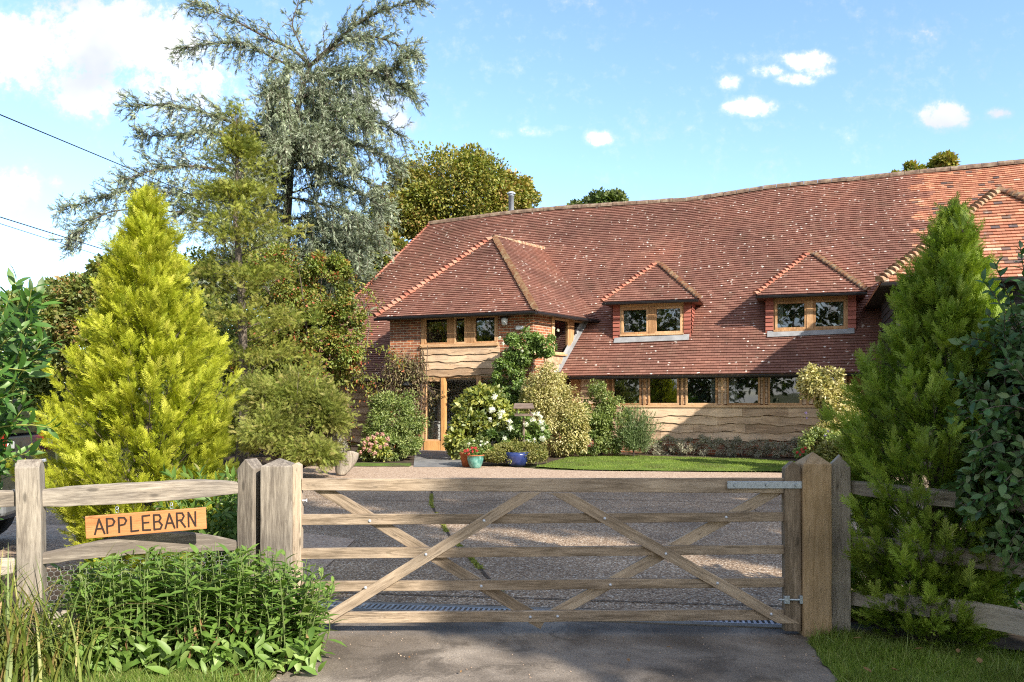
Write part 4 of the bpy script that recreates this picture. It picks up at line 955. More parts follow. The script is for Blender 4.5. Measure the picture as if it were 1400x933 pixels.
def cleft(name, a, b, h0, hm, h1, parent, seed, th=.055, sag=0.0, **kw):
    """riven rail, thicker in the middle, lying between two 3-D points"""
    a = Vector(a); b = Vector(b); L = (b - a).length; r = random.Random(seed); n = 22; vs = []; ph = r.uniform(0, 6)
    d = b - a; yaw = math.atan2(d.y, d.x); pit = -math.atan2(d.z, math.hypot(d.x, d.y))
    for i in range(n + 1):
        t = i / n; bulge = math.sin(math.pi * min(1, max(0, (t - .02) / .96))) ** .7
        h = (h0 + (h1 - h0) * t) * (1 - bulge) + hm * bulge; top = h * .5 + .010 * math.sin(t * 7 + ph) + r.uniform(-.002, .002); bot = -h * .5 + .008 * math.sin(t * 5 + ph * 2) + r.uniform(-.003, .003)
        o_ = .012 * math.sin(t * 4 + ph); tt = th * (.7 + .4 * bulge) / 2
        sg = sag * math.sin(math.pi * t)
        for (yy, zz) in ((-tt, bot), (tt * .8, bot + .008), (tt, top - .02), (0, top), (-tt, top - .012)): vs.append((t * L, yy + o_, zz + sg))
    fs = [(5 * i + k, 5 * i + 5 + k, 5 * i + 5 + (k + 1) % 5, 5 * i + (k + 1) % 5) for i in range(n) for k in range(5)] + [tuple(range(5)), tuple(range(5 * n + 4, 5 * n - 1, -1))]
    mb = MB(); mb.add(vs, fs); o = mb.build(name, M['oak_x'], parent, worldspace=False, bevel=.004, **kw)
    o.matrix_parent_inverse = M_[parent.name].inverted(); o.matrix_basis = Matrix.Translation(a) @ Matrix.Rotation(yaw, 4, 'Z') @ Matrix.Rotation(pit, 4, 'Y'); return o
# left fence
DA, DB = 5.1, 5.8
PA = W(46, 632, DA); PB = W(343, 632, DB)
fl_ = empty('post_and_rail_fence', (PA[0], DA, 0), 0, label='weathered cleft oak fence with chicken wire carrying the name board, left of the gate', cat='fence', group='cleft oak fences either side of the gate')
yawL = math.atan2(DB - DA, PB[0] - PA[0])
post('post', PA[0], DA, .140, .12, -.3, PA[2] - .03, M['oak_z'], fl_, 'house', .05, yawL * .5, R(-1))
post('post', PB[0], DB, .135, .14, -.3, W(343, 640, DB)[2], M['oak_z'], fl_, 'gable', .07, R(-18))
def rl(p, q, *a, **k): return cleft('rail', p, q, *a, **k)
rl(W(52, 683, DA), W(332, 668, DB), .10, .145, .075, fl_, 3, sag=.02)
rl(W(50, 765, DA), W(332, 745, DB), .085, .135, .07, fl_, 5, sag=.06)
rl(W(48, 853, DA), W(332, 815, DB), .085, .12, .08, fl_, 8, sag=.02)
ext = W(45, 680, DA) + (PA - PB) * 1.1; rl((ext[0], ext[1], W(0, 680, DA)[2]), W(38, 680, DA + .02), .08, .13, .09, fl_, 9)
rl((ext[0], ext[1], W(0, 770, DA)[2]), W(38, 770, DA + .02), .08, .13, .09, fl_, 10)
mb = MB(); hexw = .038; Lf = math.hypot(PB[0] - PA[0], DB - DA)
for i in range(int(Lf / (hexw))):
    for j in range(15):
        x = i * hexw + (j % 2) * hexw / 2; z = .16 + j * hexw * .82
        for (dx0, dz0, dx1, dz1) in ((0, 0, hexw / 2, hexw * .25), (hexw / 2, hexw * .25, hexw, 0), (0, 0, 0, -hexw * .57)):
            a = Vector((PA[0], DA + .035, 0)); dd = Vector((PB[0] - PA[0], DB - DA, 0)) / Lf
            p = a + dd * (x + dx0) + Vector((0, 0, z + dz0)); q = a + dd * (x + dx1) + Vector((0, 0, z + dz1))
            mb.tube([p, q], .0016, 3, cap=False)
mb.build('wire_mesh', M['wire'], fl_)
# right fence
PD = W(1149, 632, 5.8); PR = W(1500, 632, 4.75)
fr_ = empty('post_and_rail_fence', (PD[0], 5.8, 0), 0, label='shaded grey cleft oak fence running right from the gate beneath the conifer', cat='fence', group='cleft oak fences either side of the gate')
post('post', PD[0], 5.82, .15, .15, -.3, W(0, 638, 5.8)[2], M['oak_z'], fr_, 'gable', .085, R(-20))
post('post', PR[0], 4.75, .15, .12, -.3, 1.28, M['oak_z'], fr_, 'house', .06, R(-30))
rl(W(1155, 666, 5.8), W(1500, 700, 4.75), .075, .12, .08, fr_, 13)
rl(W(1158, 739, 5.8), W(1500, 786, 4.75), .085, .13, .10, fr_, 15, sag=-.01)
rl(W(1158, 817, 5.8), W(1500, 876, 4.75), .10, .15, .12, fr_, 17, sag=.04)
mb = MB(); mb.box(2.5, 2.9, 6.05, 6.2, .0, .09); mb.box(2.85, 2.95, 6.0, 6.3, 0, .10); mb.build('timber_offcut', M['old_wood'], None, bevel=.01, label='short grey timber block lying behind the right fence post', cat='timber block')

# ---------------------------------------------------------------- the name board
SD = 5.28; p0 = W(117, 721, SD - .04); p1 = W(282, 708, SD + .16); d = Vector(p1 - p0); SW = d.length
sign = empty('name_board', p0, math.atan2(d.y, d.x), label='varnished orange wooden sign reading APPLEBARN hung below the top rail', cat='sign')
tilt = Matrix.Rotation(-math.atan2(d.z, math.hypot(d.x, d.y)), 4, 'Y')
def sg(name, mb, mat, **kw):
    o = mb.build(name, mat, sign, worldspace=False, **kw); o.matrix_basis = tilt; return o
hh = .076; mb = MB(); mb.box(0, SW, -.012, .012, -hh, hh * .95); bd = sg('board', mb, M['sign_wood'], bevel=.005)
LET = {'A': [[(0, 0), (.42, 1), (.85, 0)], [(.16, .36), (.70, .36)]], 'P': [[(.05, 0), (.05, 1), (.55, .97), (.72, .76), (.55, .52), (.05, .46)]], 'L': [[(.08, 1), (.08, 0), (.72, .03)]],
       'E': [[(.72, 1), (.08, .98), (.08, .02), (.74, 0)], [(.08, .52), (.62, .52)]], 'B': [[(.05, 0), (.05, 1), (.55, .98), (.68, .76), (.5, .54), (.05, .52)], [(.5, .54), (.76, .28), (.6, .02), (.05, 0)]],
       'R': [[(.05, 0), (.05, 1), (.55, .98), (.70, .76), (.52, .52), (.05, .48)], [(.35, .5), (.78, 0)]], 'N': [[(.05, 0), (.08, 1), (.68, .02), (.72, 1)]]}
mb = MB(); word = 'APPLEBARN'; x0 = SW * .075; adv = SW * .865 / 9; lh = .098; lw = adv * .96
for i, chh in enumerate(word):
    for pl in LET[chh]:
        pts = [Vector((x0 + i * adv + p[0] * lw, -.0125, -lh / 2 - .002 + p[1] * lh)) for p in pl]
        for j in range(len(pts) - 1):
            a, b = pts[j], pts[j + 1]; dd = (b - a).normalized(); nrm_ = Vector((-dd.z, 0, dd.x)) * .0058; e = dd * .004; yo = Vector((0, -.0011 - .00012 * j - (.0006 if pl is not LET[chh][0] else 0), 0))
            vs = [a - e + nrm_, b + e + nrm_, b + e - nrm_, a - e - nrm_]; mb.add([v + yo for v in vs] + [Vector((v.x, -.0115, v.z)) for v in vs], [(3, 2, 1, 0), (0, 1, 5, 4), (1, 2, 6, 5), (2, 3, 7, 6), (3, 0, 4, 7)])
o = sg('lettering', mb, M['ink']); o.parent = bd; o.matrix_basis = Matrix.Identity(4)
for xx in (SW * .26, SW * .71):
    mb = MB(); pts = [(xx + .010 * math.cos(t), 0, hh + .014 + .012 * math.sin(t)) for t in np.linspace(-1.5, 4.6, 12)]; mb.tube(pts, .0022, 5)
    pts = [(xx + .008 * math.cos(t), .004 * math.sin(t), hh + .034 + .010 * math.sin(t)) for t in np.linspace(-1.5, 4.6, 12)]; mb.tube(pts, .0022, 5); sg('eye_hook', mb, M['steel'])

# ---------------------------------------------------------------- plants
def tubes_np(segs, n=5):
    mb = MB()
    for pts, rad in segs: mb.tube(pts, rad, n, cap=False)
    return mb
def bez(a, b, bend, n=5):
    a = np.array(a, float); b = np.array(b, float); return [a + (b - a) * t + np.array(bend) * 4 * t * (1 - t) for t in np.linspace(0, 1, n)]

def conifer(name, base, H_, Rm, mat, label, nb=300, per=26, spray=.17, seed=1, prof=None, cat='conifer', up=1.25, z0=.1, lean=(0, 0), top_pow=.8, plume_w=.12):
    rs = np.random.default_rng(seed); root = empty(name, base, label=label, cat=cat)
    prof = prof or (lambda t: (1 - t) ** top_pow)
    parts = []; segs = []; base = np.array(base, float)
    t = (np.arange(nb) + rs.random(nb)) / nb; t = 1 - (1 - t) ** .75 if False else t ** 1.0
    w = np.array([prof(x) for x in t]); keep = rs.random(nb) < np.clip(.35 + w, 0, 1); t = t[keep]; nb = len(t)
    ang = np.arange(nb) * 2.39996 + rs.normal(0, .3, nb)
    for i in range(nb):
        rad = Rm * prof(t[i]) * (rs.uniform(.62, 1.08) + .22 * (rs.random() < .14)) * (1 + .13 * math.sin(ang[i] * 3 + t[i] * 9)); zt = z0 + t[i] * (H_ - z0)
        inc = up * (0.65 + .7 * t[i]); dirr = np.array([math.cos(ang[i]), math.sin(ang[i]), inc]); dirr /= np.linalg.norm(dirr)
        tip = base + np.array([math.cos(ang[i]) * rad + lean[0] * t[i], math.sin(ang[i]) * rad + lean[1] * t[i], zt])
        Lb = max(.28, rad * .85); st = tip - dirr * Lb * np.array([1, 1, .9])
        segs.append(([st, (st + tip) / 2, tip - dirr * .1], [.006, .004, .002]))
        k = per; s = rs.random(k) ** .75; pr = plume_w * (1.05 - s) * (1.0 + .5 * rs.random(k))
        a2 = rs.random(k) * 6.283; e1 = nrm(np.cross(dirr, [0, 0, 1.0])); e2 = np.cross(e1, dirr)
        off = (np.cos(a2)[:, None] * e1 + np.sin(a2)[:, None] * e2)
        pos = st + (tip - st) * s[:, None] + off * pr[:, None] * .6
        D = dirr + off * .55 + rs.normal(0, .22, (k, 3)) + [0, 0, .15]
        N = off + rs.normal(0, .5, (k, 3))
        sc = spray * rs.uniform(.7, 1.25, k) * (.75 + .35 * s)
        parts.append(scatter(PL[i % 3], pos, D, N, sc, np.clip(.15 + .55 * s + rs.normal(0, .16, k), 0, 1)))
    V, Fc, r = cat_(parts); arr_mesh('foliage', V, Fc, mat, root, r)
    mb = MB(); mb.tube([base + [0, 0, -.05], base + np.array([lean[0] * .5, lean[1] * .5, H_ * .5]), base + np.array([lean[0], lean[1], H_ * .95])], [.05 + H_ * .012, .03, .008], 8); mb.build('trunk', M['bark'], root)
    tubes_np(segs, 4).build('branches', M['bark'], root)
    return root
def prof_gold(t): return max(.02, min(1, (.55 + 1.9 * t) if t < .22 else 1.0) * (1 - max(0, t - .22) / .78) ** .78)
conifer('golden_conifer', (-3.62, 7.9, 0.03), 3.72, .98, M['gold'], 'bright golden yellow conifer standing behind the left fence and name board', 560, 44, .135, 3, prof_gold)
def prof_green(t): return max(.03, (.62 + 1.6 * t if t < .22 else .97 - .08 * (t - .22)) if t < .40 else .955 * (1 - (t - .40) / .60) ** .85)
conifer('green_conifer', (2.96, 5.70, 0.0), 3.06, .71, M['conifer'], 'dark green conifer spilling over the right fence', 440, 44, .120, 11, prof_green, z0=.14, lean=(.20, 0))

def leaves_blob(center, rad, n, size, T, clumps=None, csize=.28, seed=1, shell=.55, up=.35, flat=1.0, rnd_bias=0.0, zmin=None):
    rs = np.random.default_rng(seed); c = np.array(center, float); rad = np.array(rad, float)
    clumps = clumps or 60
    q = nrm(rs.normal(size=(clumps, 3))) * (rs.uniform(shell, 1, clumps) ** .6)[:, None]; cs = csize * rad.mean() * rs.uniform(.6, 1.25, clumps)
    k = rs.integers(0, clumps, n); dirs = nrm(rs.normal(size=(n, 3))); rr = rs.random(n) ** .45
    pos = c + q[k] * rad * .88 + dirs * (rr * cs[k])[:, None] * [1, 1, .85]
    out = nrm(q[k] * .7 + dirs); D = nrm(dirs * .8 + q[k] * .5 + rs.normal(0, .5, (n, 3)) + [0, 0, -.15]); N = out + [0, 0, up] + rs.normal(0, .4, (n, 3))
    if zmin is not None: m = pos[:, 2] > zmin; pos, D, N = pos[m], D[m], N[m]
    n = len(pos); cr = rs.normal(0, .12, clumps)[k[:n] if zmin is None else k[m]]
    return scatter(T, pos, D, N, size * rs.uniform(.65, 1.25, n), np.clip(.5 + rs.normal(0, .24, n) + cr + rnd_bias, 0, 1))
def shrub(name, label, base, blobs, mat, T=LS, cat='shrub', stems=7, seed=1, stem_mat='bark', stem_r=.012, group=None):
    """blobs: list of (center, radii, n, leaf size, clumps)"""
    root = empty(name, base, label=label, cat=cat, group=group)
    parts = [leaves_blob(c, r_, n, s_, T, cl, seed=seed * 13 + i, zmin=base[2] + .01) for i, (c, r_, n, s_, cl) in enumerate(blobs)]
    V, Fc, r = cat_(parts); arr_mesh('foliage', V, Fc, mat, root, r)
    rs = random.Random(seed); segs = []
    for i in range(stems):
        c, r_ = blobs[i % len(blobs)][:2]; e = np.array(c) + np.array([rs.uniform(-.6, .6) * r_[0], rs.uniform(-.6, .6) * r_[1], rs.uniform(-.2, .5) * r_[2]])
        b = np.array(base) + [rs.uniform(-.08, .08), rs.uniform(-.08, .08), -.02]; segs.append((bez(b, e, (0, 0, .05)), [stem_r, stem_r * .85, stem_r * .7, stem_r * .5, stem_r * .3]))
    tubes_np(segs).build('stems', M[stem_mat], root); return root
def tree(name, label, base, blobs, mat, T=LS, trunk_r=.25, limbs=9, seed=1, group=None, cat='tree', bark='bark'):
    root = empty(name, base, label=label, cat=cat, group=group)
    parts = [leaves_blob(c, r_, n, s_, T, cl, seed=seed * 17 + i, csize=cs) for i, (c, r_, n, s_, cl, cs) in enumerate(blobs)]
    V, Fc, r = cat_(parts); arr_mesh('crown', V, Fc, mat, root, r)
    rs = random.Random(seed); segs = []; b = np.array(base, float); c0 = np.array(blobs[0][0], float); top = c0 + np.array([0, 0, blobs[0][1][2] * .5])
    fork = b + (c0 - b) * .55; segs.append(([b - [0, 0, .1], b + (fork - b) * .5 + [rs.uniform(-.1, .1), 0, 0], fork, c0, top], [trunk_r, trunk_r * .8, trunk_r * .65, trunk_r * .4, trunk_r * .15]))
    for i in range(limbs):
        c, r_ = blobs[i % len(blobs)][:2]; e = np.array(c) + np.array([rs.uniform(-.8, .8) * r_[0], rs.uniform(-.8, .8) * r_[1], rs.uniform(-.3, .7) * r_[2]])
        s_ = fork + (c0 - fork) * rs.uniform(0, .8); rr = trunk_r * .35; segs.append((bez(s_, e, (0, 0, .08 * np.linalg.norm(e - s_))), [rr, rr * .8, rr * .6, rr * .35, rr * .12]))
    tubes_np(segs, 7).build('trunk', M[bark], root); return root

def B(px, py0, py1, d, wpx, n, s, cl, ry=None):
    """blob covering px +- wpx, from row py0 (top) to py1 (bottom) at distance d"""
    c = W(px, (py0 + py1) / 2, d); k = d / F; return (tuple(c), (wpx * k, ry or wpx * k * .8, (py1 - py0) / 2 * k), n, s, cl)
def base_at(px, d): return ((px - 700) / F * d, d, gz(d))

# far trees
T_ = lambda b, cs=.30: (*b, cs)
tree('sycamore', 'large rounded yellow green tree rising behind the left end of the roof', (-3.8, 48, .3), [T_(B(628, 205, 350, 48, 95, 55000, .21, 110)), T_(B(560, 220, 400, 47, 55, 30000, .21, 60)), T_(B(700, 235, 330, 49, 38, 18000, .21, 44))], M['sycamore'], LS, .45, 12, 3)
tree('sycamore', 'yellow tinged tree low between the cedar and the left roof slope', (-8.6, 42, .3), [T_(B(505, 300, 470, 42, 62, 22000, .28, 60)), T_(B(540, 330, 420, 41, 34, 6000, .28, 24))], M['sycamore'], LS, .3, 9, 4)
tree('oak_tree', 'small green treetop showing over the middle of the ridge', (4.9, 45, .3), [T_(B(822, 262, 340, 45, 48, 12000, .26, 42))], M['dark_tree'], LS, .3, 6, 5, 'treetops showing over the ridge')
tree('oak_tree', 'long low olive treetop behind the right end of the ridge', (22, 44, .3), [T_(B(1240, 222, 300, 44, 34, 7000, .26, 26)), T_(B(1295, 212, 300, 44, 34, 8000, .26, 26)), T_(B(1340, 235, 300, 44, 25, 4000, .26, 16))], M['sycamore'], LS, .3, 8, 6, 'treetops showing over the ridge')
tree('oak_tree', 'tiny sprig of treetop left of the long olive one behind the ridge', (19, 44, .3), [T_(B(1163, 240, 300, 44, 14, 2500, .24, 12))], M['sycamore'], LS, .2, 4, 7, 'treetops showing over the ridge')
# left background
tree('beech_tree', 'coppery brown and green tree behind the golden conifer at left', (-12.4, 25, .3), [T_(B(120, 355, 560, 24, 60, 17000, .15, 60)), T_(B(150, 350, 440, 24, 34, 5000, .15, 22))], M['copper'], LS, .18, 8, 8)
tree('hazel_tree', 'pale green leafy tree at the far left beyond the car', (-17, 27, .3), [T_(B(45, 385, 620, 26, 62, 20000, .16, 60)), T_(B(90, 375, 480, 26, 40, 7000, .16, 30))], M['shrub'], LS, .2, 8, 9)
tree('hazel_tree', 'dark leafy tree filling the gap right of the copper one', (-10.8, 30, .3), [T_(B(230, 340, 620, 30, 90, 20000, .18, 60)), T_(B(10, 400, 640, 30, 60, 12000, .18, 40)), T_(B(350, 420, 640, 29, 90, 14000, .18, 40)), T_(B(330, 330, 520, 31, 85, 14000, .18, 50)), T_(B(270, 320, 520, 30, 50, 9000, .16, 40)), T_(B(440, 360, 520, 31, 60, 9000, .18, 40))], M['dark_tree'], LS, .2, 8, 10)

# cedar with long drooping blue grey limbs
def cedar():
    D0 = 31.0; root = empty('blue_cedar', tuple(W(372, 700, D0)[:2]) + (.34,), label='tall sparse blue grey cedar with drooping limbs towering left of the house', cat='tree')
    rs = np.random.default_rng(21); P = lambda px, py, dd=0: W(px, py, D0 + dd)
    def path(pts, n=26):
        pts = np.array(pts); t = np.linspace(0, len(pts) - 1, n); out = []
        for x in t:
            i = min(int(x), len(pts) - 2); f = x - i; p0 = pts[max(i - 1, 0)]; p1 = pts[i]; p2 = pts[i + 1]; p3 = pts[min(i + 2, len(pts) - 1)]
            out.append(.5 * ((2 * p1) + (-p0 + p2) * f + (2 * p0 - 5 * p1 + 4 * p2 - p3) * f * f + (-p0 + 3 * p1 - 3 * p2 + p3) * f ** 3))
        return np.array(out)
    trunk = path([W(372, 720, D0), P(376, 560), P(384, 430), P(392, 300), P(400, 190), P(410, 135), P(424, 90)], 30)
    mb = MB(); mb.tube(trunk, list(np.linspace(.26, .08, 30)), 9); mb.build('trunk', M['bark'], root)
    limbs = [  # polyline, droop length, density, start radius
        ([P(424, 90), P(400, 68, -.5), P(365, 52, -1.2), P(320, 28, -2), P(272, 8, -2.6)], 1.1, 1.0, .07),
        ([P(424, 90), P(385, 85, .5), P(340, 62, .8), P(300, 60, 1), P(252, 66, 1.2)], 1.9, 1.2, .06),
        ([P(424, 90), P(410, 60, 0), P(400, 35, .2), P(405, 12, .3), P(413, 2, .3)], .35, .5, .035),
        ([P(424, 90), P(455, 62, -.5), P(490, 32, -1), P(530, 12, -1.4), P(570, 2, -1.8)], 1.7, 1.2, .08),
        ([P(424, 90), P(470, 58, .6), P(505, 50, 1), P(545, 62, 1.4), P(574, 82, 1.6)], 1.5, 1.1, .06),
        ([P(408, 137), P(455, 112, -1), P(505, 98, -1.4), P(540, 92, -1.8), P(560, 75, -2)], 2.9, 1.3, .07),
        ([P(405, 165), P(450, 150, .6), P(500, 160, 1.2), P(545, 185, 1.6)], 2.6, 1.3, .06),
        ([P(402, 185), P(450, 190, -1.2), P(505, 205, -2), P(552, 232, -2.6)], 2.8, 1.3, .06),
        ([P(398, 230), P(445, 230, .6), P(495, 245, .8), P(540, 290, 1)], 3.0, 1.3, .06),
        ([P(396, 270), P(440, 280, -1.5), P(485, 296, -2.4), P(515, 320, -3)], 1.8, 1.2, .05),
        ([P(400, 190), P(350, 178, -.8), P(290, 158, -1.5), P(235, 145, -2), P(176, 146, -2.4)], 1.9, 1.2, .08),
        ([P(397, 230), P(345, 205, .8), P(290, 182, 1), P(240, 186, 1.4), P(188, 186, 1.8)], 2.4, 1.2, .06),
        ([P(396, 250), P(335, 240, -.8), P(270, 228, -1.5), P(215, 232, -2), P(165, 248, -2.4)], 2.4, 1.2, .07),
        ([P(392, 290), P(320, 275, .5), P(245, 265, .8), P(170, 262, 1), P(80, 290, 1.2)], 2.0, 1.2, .07),
        ([P(390, 320), P(320, 300, -.8), P(240, 290, -1.2), P(150, 290, -2), P(95, 330, -2.2)], 2.0, 1.1, .06),
        ([P(388, 360), P(420, 350, -1.5), P(450, 362, -2), P(470, 380, -2.6)], 1.6, 1.1, .05),
        ([P(396, 300), P(430, 300, 1), P(465, 318, 1.6), P(500, 322, 2)], 2.0, 1.5, .05),
        ([P(394, 340), P(430, 345, -1), P(460, 345, -1.6), P(488, 350, -2)], 1.8, 1.5, .05),
        ([P(402, 160), P(425, 160, 2), P(450, 175, 3), P(475, 200, 3.6)], 3.2, 1.5, .05),
        ([P(398, 215), P(380, 205, -2), P(350, 215, -3), P(330, 230, -3.6)], 2.6, 1.3, .05),
        ([P(388, 380), P(340, 360, -1), P(280, 370, -2), P(235, 400, -2.6)], 2.2, 1.0, .05),
        ([P(400, 180), P(392, 150, -2), P(380, 130, -3), P(360, 128, -3.6)], 2.6, 1.2, .05),
        ([P(408, 140), P(430, 130, 2), P(470, 130, 3), P(500, 140, 3.6)], 2.4, 1.1, .05),
    ]
    for k in range(48):      # shorter limbs that clothe the trunk on the near side
        py = 105 + 320 * rs.random(); x0 = float(np.interp(py, [90, 135, 190, 300, 430, 560], [424, 410, 400, 392, 384, 376])); sgn = 1 if rs.random() < .55 else -1
        ex = x0 + sgn * rs.uniform(20, 150 if sgn > 0 else 60 + max(0, py - 200) * .45); dd = rs.uniform(-3.4, -.6) if k % 3 else rs.uniform(.5, 3)
        limbs.append(([P(x0, py), P((x0 + ex) / 2, py - 14, dd * .6), P(ex, py + rs.uniform(-8, 30), dd)], 2.2, 1.35, .035))
    lm = MB(); tw_pos, tw_dir = [], []
    for pts, droop, dens, r0 in limbs:
        pth = path(pts, 24); lm.tube(pth, list(np.linspace(r0, .012, 24)), 6)
        L = np.linalg.norm(np.diff(pth, axis=0), axis=1).sum(); nsub = int(L * 13 * dens)
        for _ in range(nsub):
            t = rs.uniform(.06, 1) ** .8; i = int(t * 22.99); f = t * 22.99 - i; st = pth[i] * (1 - f) + pth[i + 1] * f; ax = nrm(pth[i + 1] - pth[i])
            side = nrm(np.array([rs.normal(), rs.normal(), 0.0])); upb = rs.random() < .34
            ln = rs.uniform(.35, 1.1) * (1.15 - .4 * t)
            e1 = st + (ax * rs.uniform(.3, .9) + side * .7) * ln * .6 + np.array([0, 0, .35 * ln if upb else -.05])
            dl = (0 if upb else droop * .72 * rs.uniform(.12, 1.0) * (1.1 - .65 * t)); e2 = e1 + np.array([ax[0] * .35 * ln, ax[1] * .35 * ln, -dl + (.2 if upb else 0)]) + rs.normal(0, .1, 3)
            sub = [st, (st + e1) / 2 + [0, 0, .04], e1, (e1 + e2) / 2 + rs.normal(0, .05, 3), e2]
            lm.tube(sub, [.014, .012, .010, .007, .004], 4, cap=False)
            sub = np.array(sub)
            tl = np.linalg.norm(np.diff(sub, axis=0), axis=1).sum(); nt = int(tl * 21) + 2
            for q in rs.random(nt):
                x = q * 3.999; j = int(x); g = x - j; tp = sub[j] * (1 - g) + sub[j + 1] * g; dd = nrm(sub[j + 1] - sub[j])
                tw_pos.append(tp); tw_dir.append(nrm(dd * .6 + rs.normal(0, .55, 3) + ax * .3))
    lm.build('limbs', M['bark'], root)
    tp = np.array(tw_pos); td = np.array(tw_dir); n = len(tp)
    tw_t = plume_t(8, .32, .034, 4, .18)
    V, Fc, r = scatter(tw_t, tp, td, rdir(n), rs.uniform(.12, .30, n), np.clip(rs.normal(.45, .28, n), 0, 1)); arr_mesh('needles', V, Fc, M['cedar'], root, r)
cedar()

# loose old cypress in front of the cedar
def cypress():
    D0 = 19.0; b = base_at(330, D0); root = empty('old_cypress', b, label='loose olive and bronze cypress with a bare leader in front of the cedar', cat='tree'); rs = np.random.default_rng(33); parts = []; segs = []
    ax = [(322, 150), (325, 200), (322, 300), (330, 400), (335, 560)]
    trunk = [W(px, py, D0) for px, py in ax][::-1]; segs.append(([np.array(b)] + trunk, [.16, .12, .09, .06, .03, .008]))
    wid = [(150, 6), (175, 30), (190, 14), (215, 62), (240, 72), (255, 50), (285, 84), (340, 98), (365, 74), (420, 105), (500, 112), (560, 105), (620, 90)]
    for i in range(340):
        py = rs.uniform(158, 620); py += 12 * math.sin(py * .11); w = np.interp(py, [a for a, _ in wid], [c for _, c in wid]); a = rs.random() * 6.283; f = rs.uniform(.08, 1.0) ** .7
        px = np.interp(py, [p[1] for p in ax], [p[0] for p in ax]) + math.cos(a) * w * f; c = W(px, py, D0 + math.sin(a) * w * f * D0 / F)
        tx = W(np.interp(py, [p[1] for p in ax], [p[0] for p in ax]), py + 25, D0); segs.append((bez(tx + rs.normal(0, .15, 3) * [0.3, 0.3, 2], c, (0, 0, rs.uniform(-.15, .1)), 4), [.010, .008, .006, .003])) if i % 3 == 0 else None
        k = int(rs.uniform(26, 60)); out = nrm(np.array([math.cos(a), math.sin(a), .25])); pos = c + rs.normal(0, .12, (k, 3)) * [1, 1, .75] - out * rs.uniform(-.1, .35, k)[:, None]
        D = out * .7 + rs.normal(0, .55, (k, 3)) + [0, 0, .05]; parts.append(scatter(PL[i % 3], pos, D, rs.normal(size=(k, 3)) + [0, 0, 1], rs.uniform(.10, .21, k), np.clip(rs.normal(.5, .2) + rs.normal(0, .15, k), 0, 1)))
    V, Fc, r = cat_(parts); arr_mesh('foliage', V, Fc, M['cypress'], root, r); tubes_np(segs, 6).build('trunk', M['bark'], root)
cypress()
tree('hawthorn', 'tangled thorn tree flecked with red and yellow leaves left of the barn roof', base_at(420, 20.5),
     [T_(B(430, 390, 560, 20.5, 62, 20000, .085, 90), .24), T_(B(375, 420, 620, 20.8, 62, 17000, .085, 80), .24), T_(B(470, 400, 520, 20.2, 30, 5000, .08, 40), .22), T_(B(450, 340, 430, 21, 34, 6000, .085, 40), .24), T_(B(385, 330, 440, 21.2, 60, 9000, .085, 60), .24)], M['haw'], LS, .12, 14, 12)
tree('hazel_tree', 'mid green leafy tree filling the gap between the golden conifer and the thorn tree', base_at(310, 23), [T_(B(300, 400, 620, 23, 62, 15000, .11, 70), .26), T_(B(350, 440, 640, 22.5, 50, 12000, .11, 60), .26), T_(B(262, 360, 560, 23.5, 40, 8000, .11, 40), .26)], M['shrub'], LS, .1, 9, 19)
def sprays():
    root = empty('rambling_vine', base_at(500, 20.0), label='thin trailing vine with yellow and red leaves hanging over the left eave', cat='climber'); rs = np.random.default_rng(5); segs = []; pos = []
    for pts in ([(468, 400), (495, 410), (505, 445), (500, 480)], [(470, 430), (500, 470), (530, 480), (548, 500)], [(465, 470), (490, 500), (500, 530), (503, 556)], [(490, 520), (512, 520), (520, 545), (518, 560)], [(478, 380), (500, 395), (520, 420)], [(500, 480), (490, 505), (478, 530)], [(480, 640), (478, 560), (468, 470)]):
        P = [W(x, y, 21.0 + rs.uniform(-.2, .2)) for x, y in pts]; segs.append((P, [.012] * len(P))); P = np.array(P)
        for _ in range(150): i = rs.integers(0, len(P) - 1); f = rs.random(); pos.append(P[i] * (1 - f) + P[i + 1] * f + rs.normal(0, .09, 3))
    pos = np.array(pos); n = len(pos); V, Fc, r = scatter(LF, pos, rdir(n) + [0, 0, -.6], rdir(n) + [0, -.6, .3], rs.uniform(.06, .12, n), np.clip(rs.normal(.62, .22, n), 0, 1)); arr_mesh('foliage', V, Fc, M['haw'], root, r); tubes_np(segs).build('stems', M['bark'], root)
sprays()

# feathery juniper beside the forecourt
def feathery(name, label, base, blobs, mat, per, size, seed, cat='shrub'):
    root = empty(name, base, label=label, cat=cat); rs = np.random.default_rng(seed); parts = []; segs = []
    for (c, r_, n) in blobs:
        c = np.array(c); r_ = np.array(r_); q = nrm(rs.normal(size=(n, 3))); q[:, 2] = np.abs(q[:, 2]) * 1.1 - .35; q = nrm(q) * rs.uniform(.55, 1, n)[:, None]
        for i in range(n):
            tip = c + q[i] * r_; k = per; dd = nrm(q[i] + [0, -.1, -.05]); s = rs.random(k)
            pos = tip - dd * (s * .30)[:, None] + rs.normal(0, .07, (k, 3)); pos[:, 2] = np.maximum(pos[:, 2], base[2] + .02)
            D = dd + rs.normal(0, .45, (k, 3)) + [0, 0, -.15]; cc = rs.normal(.5, .17)
            parts.append(scatter(PL[i % 3], pos, D, rs.normal(size=(k, 3)) + [0, 0, .8], size * rs.uniform(.7, 1.3, k), np.clip(cc + rs.normal(0, .15, k), 0, 1)))
            if i % 5 == 0: segs.append((bez(np.array(base) + [0, 0, .05], tip, (0, 0, .1)), [.02, .016, .012, .008, .004]))
    V, Fc, r = cat_(parts); arr_mesh('foliage', V, Fc, mat, root, r); tubes_np(segs).build('stems', M['bark'], root); return root
